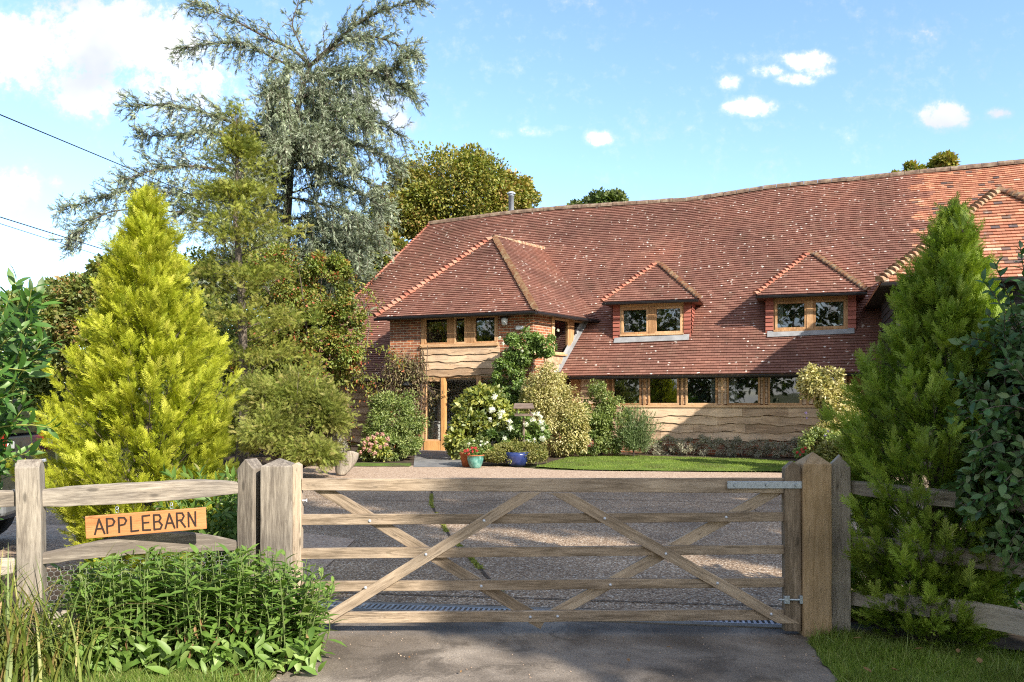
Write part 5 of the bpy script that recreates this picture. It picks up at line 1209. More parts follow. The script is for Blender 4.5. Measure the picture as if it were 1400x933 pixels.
feathery('juniper', 'sprawling feathery green juniper beside the forecourt left of the grey pot', base_at(400, 16.3),
    [(W(400, 560, 16.5), (1.15, .9, .95), 200), (W(450, 580, 16.2), (.55, .6, .75), 90), (W(370, 600, 15.8), (.7, .8, .75), 110), (W(430, 625, 15.6), (.62, .6, .42), 90), (W(350, 540, 17.2), (.6, .7, .6), 70)], M['juniper'], 34, .125, 41)

# planting before the house
shrub('garden_shrub', 'round leafy green shrub left of the glazed entrance', base_at(540, 20.5), [B(540, 532, 615, 20.6, 42, 9000, .07, 70), B(520, 560, 625, 20.4, 26, 3500, .07, 30), B(560, 560, 628, 20.3, 20, 3500, .065, 30), B(545, 590, 634, 20.0, 34, 3500, .06, 30)], M['shrub'], LF, seed=3, stem_r=.03)
FH = None
def flower_mesh(name, mat, n=70, s=.5, seed=1):
    rs = np.random.default_rng(seed); d = rdir(n); V, Fc, r = scatter(LO, d * .55, rs.normal(size=(n, 3)), d, .55 * rs.uniform(.7, 1.2, n)); 
    me_o = arr_mesh(name, V, Fc, mat, None, r); me = me_o.data; bpy.data.objects.remove(me_o); return me
FM = {k: flower_mesh('flower', M['petal_' + k], seed=i) for i, k in enumerate(('white', 'pink', 'red', 'mauve'))}
def flowers(root, kind, pts, size, name='flower_head'):
    for p in pts:
        o = bpy.data.objects.new(name, FM[kind]); COL.objects.link(o); o.parent = root; o.matrix_parent_inverse = M_[root.name].inverted(); o.location = tuple(p); s = size * random.uniform(.8, 1.15); o.scale = (s, s, s * .85); o.rotation_euler = (random.random() * 3, random.random() * 3, random.random() * 3)
hy = shrub('hydrangea', 'low hydrangea with faded pink flower heads left of the entrance', base_at(512, 19.6), [B(512, 600, 632, 19.6, 22, 2600, .11, 24)], M['magnolia'], LO, seed=5)
flowers(hy, 'pink', [W(x, y, 19.25) for x, y in [(516, 593), (523, 594), (511, 598), (503, 600), (498, 606), (507, 608), (514, 605), (498, 613), (530, 600), (528, 608), (520, 612), (505, 616), (493, 619), (512, 620)]], .075)
shrub('hydrangea', 'yellow green big leaved bush in front of the entrance screen', base_at(655, 20.3), [B(660, 528, 600, 20.5, 42, 4600, .15, 60), B(640, 560, 632, 20.1, 30, 2600, .14, 36), B(690, 545, 620, 20.6, 26, 2000, .14, 26)], M['magnolia'], LO, seed=7)
wr = shrub('rose_bush', 'green bush covered in white blooms before the variegated shrub', base_at(712, 19.5), [B(712, 568, 622, 19.6, 36, 4200, .09, 40), B(675, 585, 625, 19.6, 22, 1500, .09, 20)], M['climber'], LO, seed=8)
flowers(wr, 'white', [W(x, y, 19.1) for x, y in [(676, 543), (674, 560), (684, 565), (670, 574), (684, 570), (697, 577), (697, 585), (672, 561), (688, 563), (719, 581), (728, 574), (735, 566), (740, 578), (742, 586), (731, 602), (742, 600), (721, 605), (690, 599), (739, 571), (729, 567)]], .085, 'bloom')
shrub('variegated_shrub', 'tall cream and gold variegated shrub at the corner of the entrance bay', base_at(758, 20.9), [B(745, 492, 600, 21.0, 34, 9500, .07, 90), B(765, 520, 628, 20.8, 40, 11000, .07, 90), B(728, 540, 620, 20.9, 22, 3500, .07, 30), B(790, 560, 625, 20.7, 18, 3000, .07, 26)], M['varieg'], LF, seed=9)
cl = shrub('climbing_rose', 'green climber with white flowers scrambling up the brick corner of the bay', base_at(700, 21.6), [B(715, 450, 500, 21.75, 34, 4200, .09, 40, .3), B(695, 480, 560, 21.8, 22, 3000, .09, 30, .3), B(745, 455, 490, 21.5, 18, 1300, .08, 16, .3), B(700, 525, 590, 21.7, 24, 2500, .09, 24, .3)], M['climber'], LO, 'climber', seed=10)
flowers(cl, 'white', [W(x, y, 21.2) for x, y in [(683, 462), (688, 470), (757, 449), (763, 452), (714, 480)]], .05, 'bloom')
shrub('garden_shrub', 'mixed green shrub between the variegated one and the long windows', base_at(822, 21.3), [B(815, 518, 610, 21.4, 28, 6500, .075, 50), B(838, 535, 622, 21.2, 26, 6000, .07, 50), B(812, 565, 624, 21.0, 32, 5500, .07, 36)], M['shrub'], LF, seed=11)
def rosemary():
    root = empty('rosemary_bush', base_at(866, 20.9), label='spiky upright rosemary bush against the waney boards', cat='shrub'); rs = np.random.default_rng(6); b = np.array(root.location); pos = []; D = []
    for i in range(330):
        e = b + np.array([rs.normal(.02, .28), rs.normal(0, .22), rs.uniform(.7, 1.45)]); s0 = b + np.array([rs.normal(0, .12), rs.normal(0, .1), 0]); e[0] += (e[2] - 1) * .25
        e[2] -= abs(e[0] - b[0]) * .5
        for t in np.linspace(.25, 1, 26): pos.append(s0 + (e - s0) * t); D.append(nrm(e - s0) + rs.normal(0, .5, 3))
    pos = np.array(pos); n = len(pos); V, Fc, r = scatter(leaf_s(.09), pos, np.array(D), rdir(n), rs.uniform(.06, .11, n)); arr_mesh('foliage', V, Fc, M['rosemary'], root, r)
    mb = MB(); mb.tube([b, b + np.array([.02, 0, .5])], [.03, .01]); mb.build('stems', M['bark'], root)
rosemary()
lv0 = HM @ Vector((.4, -.25, 0)); 
for i in range(9):
    c = HM @ Vector((-.05 + i * .47, -.22 + random.uniform(-.08, .08), 0)); b = (c.x, c.y, gz(c.y)); h = random.uniform(.24, .32)
    shrub('lavender_clump', ['grey lavender mound at the wall foot nearest the rosemary', 'silvery lavender mound second from the rosemary', 'grey lavender mound third from the rosemary under the cladding', 'low grey lavender mound left of the middle of the wall bed', 'grey lavender mound in the middle of the wall bed', 'shaded lavender mound right of the middle of the wall bed', 'shaded lavender mound third from the right end of the wall bed', 'shaded lavender mound second from the right end of the wall bed', 'shaded lavender mound at the right end of the wall bed'][i], b, [((c.x, c.y, b[2] + .24), (.32, .26, h), 2600, .055, 22)], M['lavender'], leaf_s(.12), 'lavender', 4, 60 + i, group='lavender mounds along the wall foot')
shrub('border_shrub', 'airy pale variegated shrub at the right end of the long windows', base_at(1130, 17.2), [B(1125, 495, 560, 17.3, 32, 2600, .085, 30), B(1150, 520, 620, 17.2, 30, 3600, .085, 36), B(1130, 575, 640, 17.0, 34, 3200, .08, 30), B(1105, 505, 535, 17.3, 26, 700, .08, 12)], M['varieg'], LF, seed=12)
ys = shrub('border_shrub', 'low yellow leaved plant showing just above the right gate post', base_at(1140, 12.6), [B(1140, 600, 665, 12.6, 32, 3200, .07, 36), B(1160, 620, 680, 12.2, 22, 1600, .06, 20)], M['box'], LF, seed=13)
gf = shrub('geranium', 'small red flowering plant left of the right gate post top', base_at(1094, 13.0), [B(1094, 612, 650, 13.0, 12, 500, .05, 8)], M['climber'], LO, 'flower', 4, 14)
flowers(gf, 'red', [W(x, y, 12.8) for x, y in [(1090, 619), (1096, 615), (1101, 613), (1094, 622), (1098, 618)]], .032)
gm = shrub('garden_shrub', 'dark green bush beneath the pale shrub at the end of the wall bed', base_at(1120, 16.6), [B(1118, 585, 632, 16.6, 26, 2600, .07, 26), B(1148, 590, 650, 16.2, 26, 2600, .07, 26)], M['shrub'], LF, seed=15)
flowers(gm, 'mauve', [W(x, y, 16.3) for x, y in [(1102, 565), (1103, 572), (1132, 590), (1128, 596)]], .03, 'bloom')

# dry vine over the left of the entrance
def vine():
    b = HM @ Vector((-7.2, -1.2, gz(22))); root = empty('dry_vine', b[:], label='tangle of brown dry vine hanging on the brick left of the entrance', cat='climber'); rs = np.random.default_rng(9); segs = []; pos = []; D = []
    for i in range(70):
        u0 = rs.uniform(-7.7, -6.5); z0 = rs.uniform(2.5, 3.3); pts = [HM @ Vector((u0 + rs.normal(0, .1) * k, -1.08 - rs.uniform(0, .15), z0 + .12 * math.sin(k) - k * rs.uniform(.1, .28))) for k in range(5)]
        segs.append((pts, [.008, .008, .007, .006, .004]))
        for q in pts: 
            for _ in range(5): pos.append(np.array(q) + rs.normal(0, .08, 3)); D.append(rs.normal(0, .5, 3) + [0, 0, -.8])
    for k in range(6): segs.append(([b, HM @ Vector((-7.0 + .1 * k, -1.1, 1.6)), HM @ Vector((-7.2 + .16 * k, -1.1, 2.9 + .1 * k))], [.02, .015, .01]))
    pos = np.array(pos); n = len(pos); V, Fc, r = scatter(LL, pos, np.array(D), rdir(n), rs.uniform(.07, .14, n)); arr_mesh('foliage', V, Fc, M['vine'], root, r); tubes_np(segs, 4).build('stems', M['old_wood'], root)
vine()

# pots
def pot(name, px, d, prof, mat, label, cat='pot', rim=None, lift=0):
    b = base_at(px, d); root = empty(name, b, label=label, cat=cat); mb = MB(); mb.lathe(prof, 26); mb.build('vessel', mat, root, smooth=True, worldspace=False)
    return root
gp = pot('plant_pot', 650, 18.0, [(0, .01), (.11, .01), (.125, .03), (.17, .14), (.185, .22), (.18, .27), (.195, .28), (.195, .30), (.17, .30), (.165, .26), (0, .26)], M['green_pot'], 'mottled green glazed pot of pink geraniums by the drive')
mb = MB(); mb.lathe([(.196, .285), (.205, .29), (.205, .305), (.175, .306), (.17, .26)], 26); mb.build('rim', M['terracotta'], gp, worldspace=False)
tp_ = pot('plant_pot', 637.5, 18.3, [(0, .01), (.09, .01), (.15, .30), (.165, .30), (.165, .35), (.14, .35), (.13, .3), (0, .3)], M['terracotta'], 'plain terracotta pot half hidden behind the green one')
bp = pot('plant_pot', 707, 18.4, [(0, .01), (.18, .01), (.27, .12), (.30, .26), (.29, .34), (.25, .34), (.24, .3), (0, .3)], M['blue_pot'], 'wide dark blue glazed pot under the clipped shrub')
c = W(650, 622, 18.0); g1 = shrub('geranium', 'pink and red geranium growing in the green pot', (c[0], c[1], gz(18) + .26), [(tuple(c + [0, 0, .02]), (.2, .18, .13), 500, .06, 12)], M['climber'], LO, 'flower', 5, 21)
flowers(g1, 'red', [W(x, y, 17.85) for x, y in [(640, 616), (645, 613), (650, 613), (641, 621), (646, 618), (636, 617), (652, 617)]], .05)
c = W(638, 615, 18.3); g2 = shrub('geranium', 'white flowered plant trailing from the terracotta pot', (c[0], c[1], gz(18.3) + .3), [(tuple(c), (.28, .2, .22), 700, .06, 14), (tuple(W(655, 607, 18.5)), (.26, .2, .18), 600, .06, 12)], M['shrub'], LO, 'flower', 5, 22)
flowers(g2, 'white', [W(x, y, 18.2) for x, y in [(648, 603), (658, 604), (663, 607), (657, 609), (641, 607), (666, 605)]], .035)
shrub('box_shrub', 'low spreading golden clipped shrub overflowing the blue pot', base_at(707, 18.5)[:2] + (gz(18.5) + .1,), [B(690, 606, 638, 18.5, 30, 5200, .045, 50), B(725, 606, 636, 18.5, 28, 5000, .045, 50), B(708, 604, 625, 18.6, 34, 3500, .045, 30)], M['box'], LF, seed=23)
def boat():
    b = base_at(468, 16.4); root = empty('planter', b, 0, label='leaning grey shell shaped planter beside the juniper', cat='planter'); mb = MB(); vs = []; n = 14; k = 9
    for i in range(n + 1):
        t = i / n; z = .02 + t * .44; w = .20 * math.sin(math.pi * min(1, .12 + t * .62)) ** .8; x = -.02 + .20 * t ** 1.3; dep = .13 * (.5 + .5 * t)
        for j in range(k): s_ = -1 + 2 * j / (k - 1); vs.append((x + w * s_, dep * (s_ * s_) - .08, z + .06 * (1 - s_ * s_) * t))
    fs = [(i * k + j, i * k + j + 1, (i + 1) * k + j + 1, (i + 1) * k + j) for i in range(n) for j in range(k - 1)]; mb.add(vs, fs)
    o = mb.build('shell', M['oak_z'], root, smooth=True, worldspace=False); s = o.modifiers.new('thick', 'SOLIDIFY'); s.thickness = .025
boat()
shrub('strappy_plant', 'wispy purple green plant growing in the grey shell planter', base_at(462, 16.5)[:2] + (gz(16.5) + .15,), [B(460, 588, 622, 16.5, 17, 700, .08, 14)], M['lavender'], LL, 'plant', 4, 24)

# bird table in the flower border
bt = empty('bird_feeder', base_at(716, 19.2), label='small wooden roofed bird table among the white blooms', cat='bird feeder'); c = W(716, 560, 19.2); cz = c[2]; cx = c[0]; cy = 19.2
mb = MB(); mb.tube([(cx, cy, gz(19.2)), (cx, cy, cz - .2)], .028, 8); mb.build('pole', M['old_wood'], bt)
mb = MB(); mb.box(cx - .22, cx + .22, cy - .16, cy + .16, cz - .16, cz - .13); mb.box(cx - .22, cx + .22, cy - .17, cy - .15, cz - .16, cz - .10); mb.build('tray', M['old_wood'], bt)
mb = MB(); 
for sx_ in (-1, 1):
    for sy_ in (-1, 1): mb.box(cx + sx_ * .16 - .015, cx + sx_ * .16 + .015, cy + sy_ * .12 - .015, cy + sy_ * .12 + .015, cz - .13, cz + .04)
mb.build('uprights', M['old_wood'], bt)
mb = MB()
slab(mb, [(cx - .25, cy - .2, cz + .03), (cx + .25, cy - .2, cz + .03), (cx + .22, cy, cz + .15), (cx - .22, cy, cz + .15)], .02, (0, -.5, 1)); slab(mb, [(cx - .22, cy, cz + .15), (cx + .22, cy, cz + .15), (cx + .25, cy + .2, cz + .03), (cx - .25, cy + .2, cz + .03)], .02, (0, .5, 1)); mb.build('roof', M['old_wood'], bt)

# glossy evergreen at far right, laurel at far left
def branchy(name, label, base, tips, mat, T, leaf, gap, stem_mat, seed, cat='shrub', up=.4, rad=.008, droop=0.0, bend=.18):
    root = empty(name, base, label=label, cat=cat); rs = np.random.default_rng(seed); segs = []; pos = []; D = []; N = []
    for st, tip in tips:
        pth = np.array(bez(st, tip, (0, 0, bend * rs.uniform(.3, 1)), 8)); segs.append((pth, list(np.linspace(rad, rad * .4, 8)))); L = np.linalg.norm(np.diff(pth, axis=0), axis=1).sum(); k = int(L / gap); ph = rs.random() * 6
        for i in range(k + 2):
            t = .12 + .88 * i / (k + 1); x = t * 6.999; j = int(x); f = x - j; p = pth[j] * (1 - f) + pth[j + 1] * f; ax = nrm(pth[j + 1] - pth[j]); e1 = nrm(np.cross(ax, [0, .3, 1])); e2 = np.cross(e1, ax); a = ph + i * 2.4
            side = e1 * math.cos(a) + e2 * math.sin(a); pos.append(p); D.append(ax * (.55 + .6 * (t > .93)) + side * .9 + [0, 0, .15 - droop] + rs.normal(0, .15, 3)); N.append(ax * .6 + [0, -.25, up] + rs.normal(0, .3, 3))
    pos = np.array(pos); n = len(pos); V, Fc, r = scatter(T, pos, np.array(D), np.array(N), leaf * rs.uniform(.7, 1.2, n), np.clip(rs.normal(.45, .25, n), 0, 1)); arr_mesh('foliage', V, Fc, mat, root, r, smooth=False); tubes_np(segs, 5).build('stems', M[stem_mat], root)
rs = np.random.default_rng(77); tips = []
for i in range(72):
    d = rs.uniform(5.2, 6.8); tip = W(rs.uniform(-90, 60) if i > 9 else rs.uniform(20, 78), rs.uniform(395, 640), d) if i >= 5 else W([52, 22, 76, 70, 40][i], [405, 385, 470, 585, 620][i], 5.6)
    if tip[2] < W(0, 565, d)[2] and i > 5: tip = W(rs.uniform(-90, 2), rs.uniform(565, 690), d)
    st = np.array([-4.25 + rs.normal(0, .12), 5.9 + rs.normal(0, .2), rs.uniform(.4, 1.5)]); st[2] = min(st[2], tip[2] - .3); tips.append((st, tip))
branchy('cherry_laurel', 'large leaved laurel with yellow stems reaching in from the left edge', (-4.25, 5.9, 0), tips, M['laurel'], LL, .135, .038, 'stem_y', 78)
tips = []
for i in range(700):
    c = np.array([3.62, 5.1, 1.46]); q = nrm(rs.normal(size=3)); q[1] -= .25; q = nrm(q); tip = c + q * np.array([.84, .52, 1.04]) * rs.uniform(.6, 1.05); tip[2] = max(tip[2], .45); st = c + (tip - c) * .45 + rs.normal(0, .1, 3); tips.append((st, tip))
for i in range(150):
    c = np.array([3.22, 5.0, 1.1]); q = nrm(rs.normal(size=3)); tip = c + q * np.array([.36, .28, .48]); tips.append((c + (tip - c) * .3 + [.3, .1, .1], tip))
for (px, py) in [(1345, 385), (1360, 360), (1395, 340), (1350, 430), (1312, 470), (1400, 400), (1310, 560), (1378, 420)]: tips.append((W(1420, 520, 5.2), W(px, py, 5.1)))
tips.append((np.array([3.72, 5.1, 0]), np.array([3.72, 5.1, 1.4])))
branchy('evergreen_shrub', 'broad leaved glossy dark evergreen crowding the right edge', (3.72, 5.1, 0), tips, M['evergreen'], LO, .078, .030, 'bark', 79, rad=.006, bend=.06)

# plants between the fence and the golden conifer
tips = [((-2.25 + rs.normal(0, .22), 6.45 + rs.normal(0, .15), .02), (-2.35 + rs.normal(0, .2), 6.4 + rs.normal(0, .2), rs.uniform(.55, 1.12))) for _ in range(60)]
branchy('leafy_perennial', 'dark leafy perennials behind the fence right of the name board', (-2.25, 6.45, 0), tips, M['perennial'], LL, .10, .03, 'stem', 80, cat='plant', rad=.004)
tips = [((3.5 + rs.normal(0, .25), 5.9 + rs.normal(0, .2), .02), (3.5 + rs.normal(0, .3), 5.9 + rs.normal(0, .25), rs.uniform(.1, .45))) for _ in range(40)]
branchy('leafy_perennial', 'low dark leaves in the bed beneath the right conifer', (3.3, 6.0, 0), tips, M['laurel'], LO, .07, .04, 'stem', 81, cat='plant', rad=.003)

tips = [((-2.9 + rs.normal(0, .25), 6.0 + rs.normal(0, .12), .02), (-2.9 + rs.normal(0, .3), 5.95 + rs.normal(0, .14), rs.uniform(.1, .42))) for _ in range(34)]
branchy('leafy_perennial', 'low dark leaves behind the chicken wire under the name board', (-2.9, 6.0, 0), tips, M['laurel'], LL, .08, .035, 'stem', 82, cat='plant', rad=.003)
# foreground clump of tall leafy stems
def perennial():
    b = (-2.05, 5.2, 0.0); root = empty('leafy_perennial', b, label='big clump of tall sunlit leafy stems in front of the fence and latch post', cat='plant'); rs = np.random.default_rng(90); segs = []; pos = []; D = []; N = []; S_ = []; Rr = []; dp = []; dD = []
    for i in range(300):
        px = rs.uniform(112, 428); y = rs.uniform(4.95, 5.5); x0 = (px - 700) / F * y
        edge = min(1, (px - 100) / 45, (445 - px) / 60); topy = np.interp(px, [100, 150, 250, 330, 400, 440], [775, 752, 742, 742, 755, 800]) + rs.uniform(0, 60)
        h = max(.2, CZ - (topy - HZ) / F * y) ; p0 = np.array([x0, y, 0]); tip = np.array([x0 + rs.normal(0, .05) + (.10 if px > 395 else 0) - (.05 if px < 150 else 0), y - .04 + rs.normal(0, .05), h]); pth = np.array(bez(p0, tip, (rs.normal(0, .02), rs.normal(0, .02), 0), 7))
        segs.append((pth, list(np.linspace(.0055, .0025, 7)))); k = int(h / .034); ph = rs.random() * 6
        for j in range(k):
            t = .12 + .88 * j / k; x = t * 5.999; q = int(x); f = x - q; p = pth[q] * (1 - f) + pth[q + 1] * f; a = ph + j * 2.2
            for s_ in (0,):
                side = np.array([math.cos(a), math.sin(a), 0]); pos.append(p); elev = rs.uniform(.0, .9) if t > .5 else rs.uniform(-.5, .5); D.append(side + [0, 0, elev]); N.append(np.array([0, 0, 1]) - side * .3 + rs.normal(0, .25, 3)); S_.append(rs.uniform(.06, .155) * (1.1 - .25 * t)); Rr.append(np.clip(.35 + .3 * t + rs.normal(0, .2), 0, .97))
            if t < .45 and rs.random() < .16: dp.append(p); dD.append(side * .4 + [0, 0, -1])
    for i in range(420):     # broad basal leaves
        px = rs.uniform(95, 440); y = rs.uniform(4.85, 5.15); x0 = (px - 700) / F * y; a = rs.random() * 6.28; pos.append(np.array([x0, y, rs.uniform(.0, .14)])); D.append(np.array([math.cos(a) * .7, math.sin(a) * .7 - .3, rs.uniform(.3, 1.3)])); N.append(np.array([0, -.6, .8]) + rs.normal(0, .3, 3)); S_.append(rs.uniform(.10, .17)); Rr.append(rs.uniform(.5, .9))
    n = len(pos); V, Fc, r = scatter(leaf_t(.17, .035, .16), np.array(pos), np.array(D), np.array(N), np.array(S_), np.array(Rr)); arr_mesh('leaves', V, Fc, M['perennial'], root, r)
    n = len(dp); V, Fc, r = scatter(leaf_t(.13, .09, .3), np.array(dp), np.array(dD), rdir(n) + [0, -1, 0], rs.uniform(.07, .12, n)); arr_mesh('withered_leaves', V, Fc, M['dead'], root, r, label='curled brown withered leaves')
    tubes_np(segs, 4).build('stems', M['stem'], root)
perennial()
# strap leaved clump at the bottom left
def straps():
    b = (-3.15, 4.8, 0.0); root = empty('strap_leaved_clump', b, label='arching strap leaved clump with yellowing blades in the lower left corner', cat='plant'); rs = np.random.default_rng(95); mb = MB(); V = []; Fc = []; Rr = []
    for i in range(620):
        x = -3.2 + rs.normal(0, .28); y = 4.75 + rs.normal(0, .16); L = rs.uniform(.45, 1.05); a = rs.random() * 6.28; lean = rs.uniform(.15, .8); w = rs.uniform(.004, .010); n = 7; bb = len(V); dirh = np.array([math.cos(a), math.sin(a), 0]); sd = np.array([-math.sin(a), math.cos(a), 0]); c = np.clip(rs.normal(.5, .28), 0, 1)
        for k in range(n + 1):
            t = k / n; p = np.array([x, y, 0]) + dirh * L * lean * t ** 1.6 + np.array([0, 0, L * (t * .95 - lean * .75 * t ** 2.6)]); ww = w * (1 - t ** 2.5) + .0004; V += [p + sd * ww, p - sd * ww]
        for k in range(n): Fc.append((bb + 2 * k, bb + 2 * k + 1, bb + 2 * k + 3, bb + 2 * k + 2)); Rr.append(c)
    V = np.array(V); V[:, 2] = np.maximum(V[:, 2], .01); arr_mesh('blades', V, np.array(Fc), M['straps'], root, Rr)
straps()
# fallen leaves
lf_me = None
spots = [(1230, 925, .05, 'by the foot of the right verge'), (1192, 928, .05, ''), (1250, 895, .04, ''), (1165, 880, .05, ''), (860, 905, .03, ''), (910, 885, .03, ''), (345, 925, .05, ''), (300, 915, .04, ''), (318, 932, .05, ''), (402, 905, .04, ''), (1110, 905, .035, ''), (1340, 915, .05, ''), (1310, 900, .04, ''), (630, 920, .02, ''), (560, 900, .02, '')]
for px, py, s_, _ in spots:
    dd = F * (CZ - .02) / (py - HZ); p = np.array([[(px - 700) / F * dd, dd, .02 if 440 < px < 1100 else .055]]); a = random.random() * 6
    V, Fc, r = scatter(leaf_t(.32, .12, -.2), np.zeros((1, 3)), np.array([[math.cos(a), math.sin(a), .1]]), np.array([[0, 0, 1.]]), s_ * 1.3)
    o = arr_mesh('fallen_leaf', V, Fc, M['dead'], None, r, label='small curled brown leaf fallen on the drive or its verges', cat='leaf', group='brown leaves fallen around the gateway'); o.location = tuple(p[0])

# ---------------------------------------------------------------- parked car behind the laurel
def carmat():
    m, nt, out = mat_new('grey_car_paint'); p = principled(nt, out, (.085, .09, .10), .28, .5, None, .6); p.inputs['Coat Weight'].default_value = .6; p.inputs['Coat Roughness'].default_value = .06; return m
M['car'] = carmat(); M['car_glass'] = plain('car_glass', (.012, .014, .016), .05, .8); M['red_lens'] = plain('red_lens', (.45, .02, .02), .2, .6); M['plate'] = plain('yellow_plate', (.75, .42, .02), .5); M['tyre'] = plain('tyre_rubber', (.02, .02, .02), .8); M['clear'] = plain('clear_lens', (.7, .7, .7), .2, .6); M['trim'] = plain('grey_trim', (.16, .165, .17), .45)
def car():
    # local x forward, y left, z up; rear face at x = 0
    nx, ny = -5.1, 7.9; fx, fy = -5.46, 9.55; mid = ((nx + fx) / 2, (ny + fy) / 2, .08); rz = math.atan2(-.19, -.98)
    root = empty('parked_car', mid, rz, label='grey car with red tail lights and a yellow plate parked at the far left', cat='car')
    prof = [(.10, .38), (.0, .50), (-.04, .62), (.0, .72), (.03, 1.02), (.10, 1.22), (.42, 1.68), (.60, 1.72), (2.2, 1.72), (3.0, 1.25), (3.1, 1.14), (4.1, 1.02), (4.35, .82), (4.4, .45), (4.25, .32), (3.95, .32), (3.85, .60), (3.55, .68), (3.2, .6), (3.1, .30), (1.2, .30), (1.1, .6), (.8, .68), (.5, .6), (.4, .34)]
    def wy(z): return .86 if z < .9 else .86 - (z - .9) * .20
    bm = bmesh.new(); L = [bm.verts.new((x, wy(z) * .985, z)) for x, z in prof]; Rv = [bm.verts.new((x, -wy(z) * .985, z)) for x, z in prof]; n = len(prof)
    for i in range(n): bm.faces.new((L[i], L[(i + 1) % n], Rv[(i + 1) % n], Rv[i]))
    f1 = bm.faces.new(L[::-1]); f2 = bm.faces.new(Rv); bmesh.ops.triangulate(bm, faces=[f1, f2]); bmesh.ops.recalc_face_normals(bm, faces=bm.faces[:]); me = bpy.data.meshes.new('body'); bm.to_mesh(me); bm.free(); me.materials.append(M['car'])
    o = link('body', me, root, False); b = o.modifiers.new('bevel', 'BEVEL'); b.width = .05; b.segments = 3; b.limit_method = 'ANGLE'; b.angle_limit = R(35)
    mb = MB(); q = [(.095, -.60, 1.27), (.095, .60, 1.27), (.36, .56, 1.63), (.36, -.56, 1.63)]; slab(mb, [Vector(p) + Vector((-.012, 0, .006)) for p in q], .01, (-1, 0, .7)); mb.build('rear_window', M['car_glass'], root, worldspace=False)
    for s_ in (-1, 1):
        mb = MB(); y = s_ * .812
        mb.add([(.42, y * .995, 1.25), (1.25, y, 1.25), (1.25, y * .925, 1.62), (.62, y * .925, 1.62)], [(0, 1, 2, 3)]); mb.add([(1.32, y, 1.25), (2.75, y, 1.25), (2.2, y * .925, 1.62), (1.32, y * .925, 1.62)], [(0, 1, 2, 3)]); mb.build('side_window', M['car_glass'], root, worldspace=False)
        mb = MB(); mb.box(-.015, .12, s_ * .60, s_ * .86, 1.06, 1.30); mb.build('tail_light', M['red_lens'], root, worldspace=False, bevel=.02)
        mb = MB(); mb.box(-.022, .0, s_ * .45, s_ * .60, 1.12, 1.2); mb.build('reversing_light', M['clear'], root, worldspace=False, bevel=.01)
        for xx in (.8, 3.5):
            mb = MB(); mb.tube([(xx, s_ * .66, .34), (xx, s_ * .87, .34)], .34, 24); w = mb.build('wheel', M['tyre'], root, worldspace=False, bevel=.03)
            mb = MB(); mb.tube([(xx, s_ * .80, .34), (xx, s_ * .875, .34)], .2, 20); mb.build('rim', M['steel'], w, worldspace=False)
    mb = MB(); mb.box(-.075, .05, -.84, .84, .46, .70); mb.build('bumper', M['trim'], root, worldspace=False, bevel=.04)
    mb = MB(); mb.box(-.03, .0, -.27, .27, .78, .90); mb.build('number_plate', M['plate'], root, worldspace=False, bevel=.004)
    mb = MB(); mb.box(-.035, .0, -.40, .40, .93, .965); mb.build('tailgate_handle', M['clear'], root, worldspace=False, bevel=.008)
car()

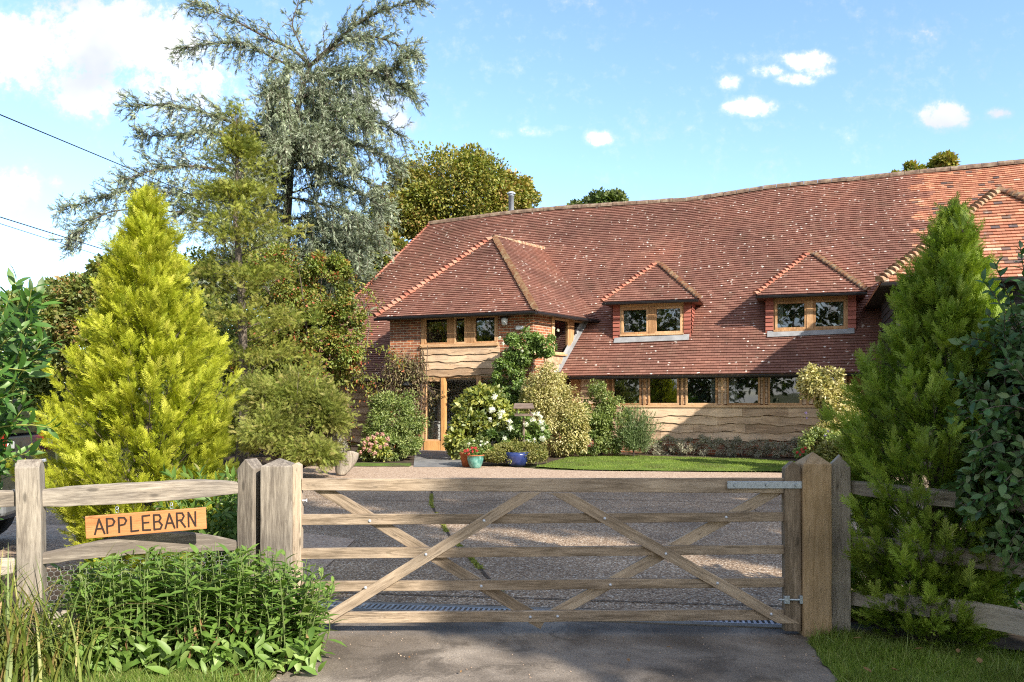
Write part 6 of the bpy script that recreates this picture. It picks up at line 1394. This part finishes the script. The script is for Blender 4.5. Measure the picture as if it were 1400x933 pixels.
# ---------------------------------------------------------------- pole and overhead cables
pt = W(537, 338, 38.0); po = empty('telegraph_pole', (pt[0], 38, .3), label='thin grey wooden pole behind the left roof slope', cat='pole'); mb = MB(); mb.tube([(pt[0], 38, 0), (pt[0], 38, pt[2])], [.14, .10], 10); mb.build('shaft', M['pole'], po)
mb = MB(); mb.box(pt[0] - .45, pt[0] + .45, 37.8, 37.9, pt[2] - .35, pt[2] - .25); mb.build('crossarm', M['pole'], po)
def cable(a, b, label, r=.018, sag=.25):
    a = np.array(a); b = np.array(b); mb = MB(); mb.tube([a + (b - a) * t - np.array([0, 0, sag * 4 * t * (1 - t)]) for t in np.linspace(0, 1, 20)], r, 5); mb.build('overhead_cable', M['cable'], None, label=label, cat='cable', group='overhead cables at the left')
a = W(0, 157, 14); b = W(180, 232, 20.3); e = a + (b - a) * 2.6; cable(a - (b - a) * 1.0, e, 'topmost overhead cable sloping down into the cypress', .012, 0)
a = W(0, 297, 14); b = W(80, 322, 16.4); cable(a - (b - a) * 2, a + (b - a) * 4, 'middle overhead cable low at the left edge', .010, 0)
a = W(0, 306, 14); b = W(75, 330, 16.4); cable(a - (b - a) * 2, a + (b - a) * 4, 'thin lowest overhead cable below the other two', .006, 0)

# ---------------------------------------------------------------- trees across the lane, behind the viewer: they shade the gateway and fill the window reflections
def q2w(p, q): return (.76 * q - .65 * p, .65 * q + .76 * p)
def laneTree(p, q, z0, z1, hw, n, seed, label, extra=()):
    x, y = q2w(p, q); bl = [((x, y, (z0 + z1) / 2), (hw, hw, (z1 - z0) / 2), n, .34, 60, .30)] + list(extra)
    tree('lane_tree', label, (x, y, 0), bl, M['dark_tree'], LF, .3, 8, seed, 'trees across the lane')
_x, _y = q2w(-10, 5.35)
laneTree(-10, 4.5, 8.0, 14.6, 1.25, 9000, 101, 'tall lane tree shading the middle of the gate', [((_x, _y, 7.6), (.8, .8, 1.5), 3500, .34, 24, .34)])
_x, _y = q2w(-10, 8.9)
_x2, _y2 = q2w(-10, 11.1)
laneTree(-10, 8.0, 10.9, 14.5, 1.8, 6500, 102, 'high spreading lane tree shading the far forecourt', [((_x2, _y2, 11.0), (1.9, 1.9, 1.65), 6500, .34, 36, .30), ((_x, _y, 9.4), (1.6, 1.6, 2.0), 6500, .34, 34, .30)])
LN = ['bushy lane tree opposite the name board', 'bushy lane tree straight behind the viewer', 'bushy lane tree furthest down the lane', 'bushy lane tree second furthest down the lane', 'bushy lane tree third furthest down the lane', 'bushy lane tree just right behind the viewer', 'bushy lane tree half way down the lane']
for i, (x, y, h) in enumerate([(-11, -13, 12), (-4.5, -14, 12), (-43, -15, 13), (-35, -14, 12), (-27, -15, 13), (2.5, -14, 11), (-19, -14, 12)]):
    tree('lane_tree', LN[i], (x, y, 0), [((x, y, h * .52), (4.6, 2.2, h * .5), 4200, .5, 46, .34)], M['dark_tree'], LS, .3, 6, 110 + i, 'trees across the lane')
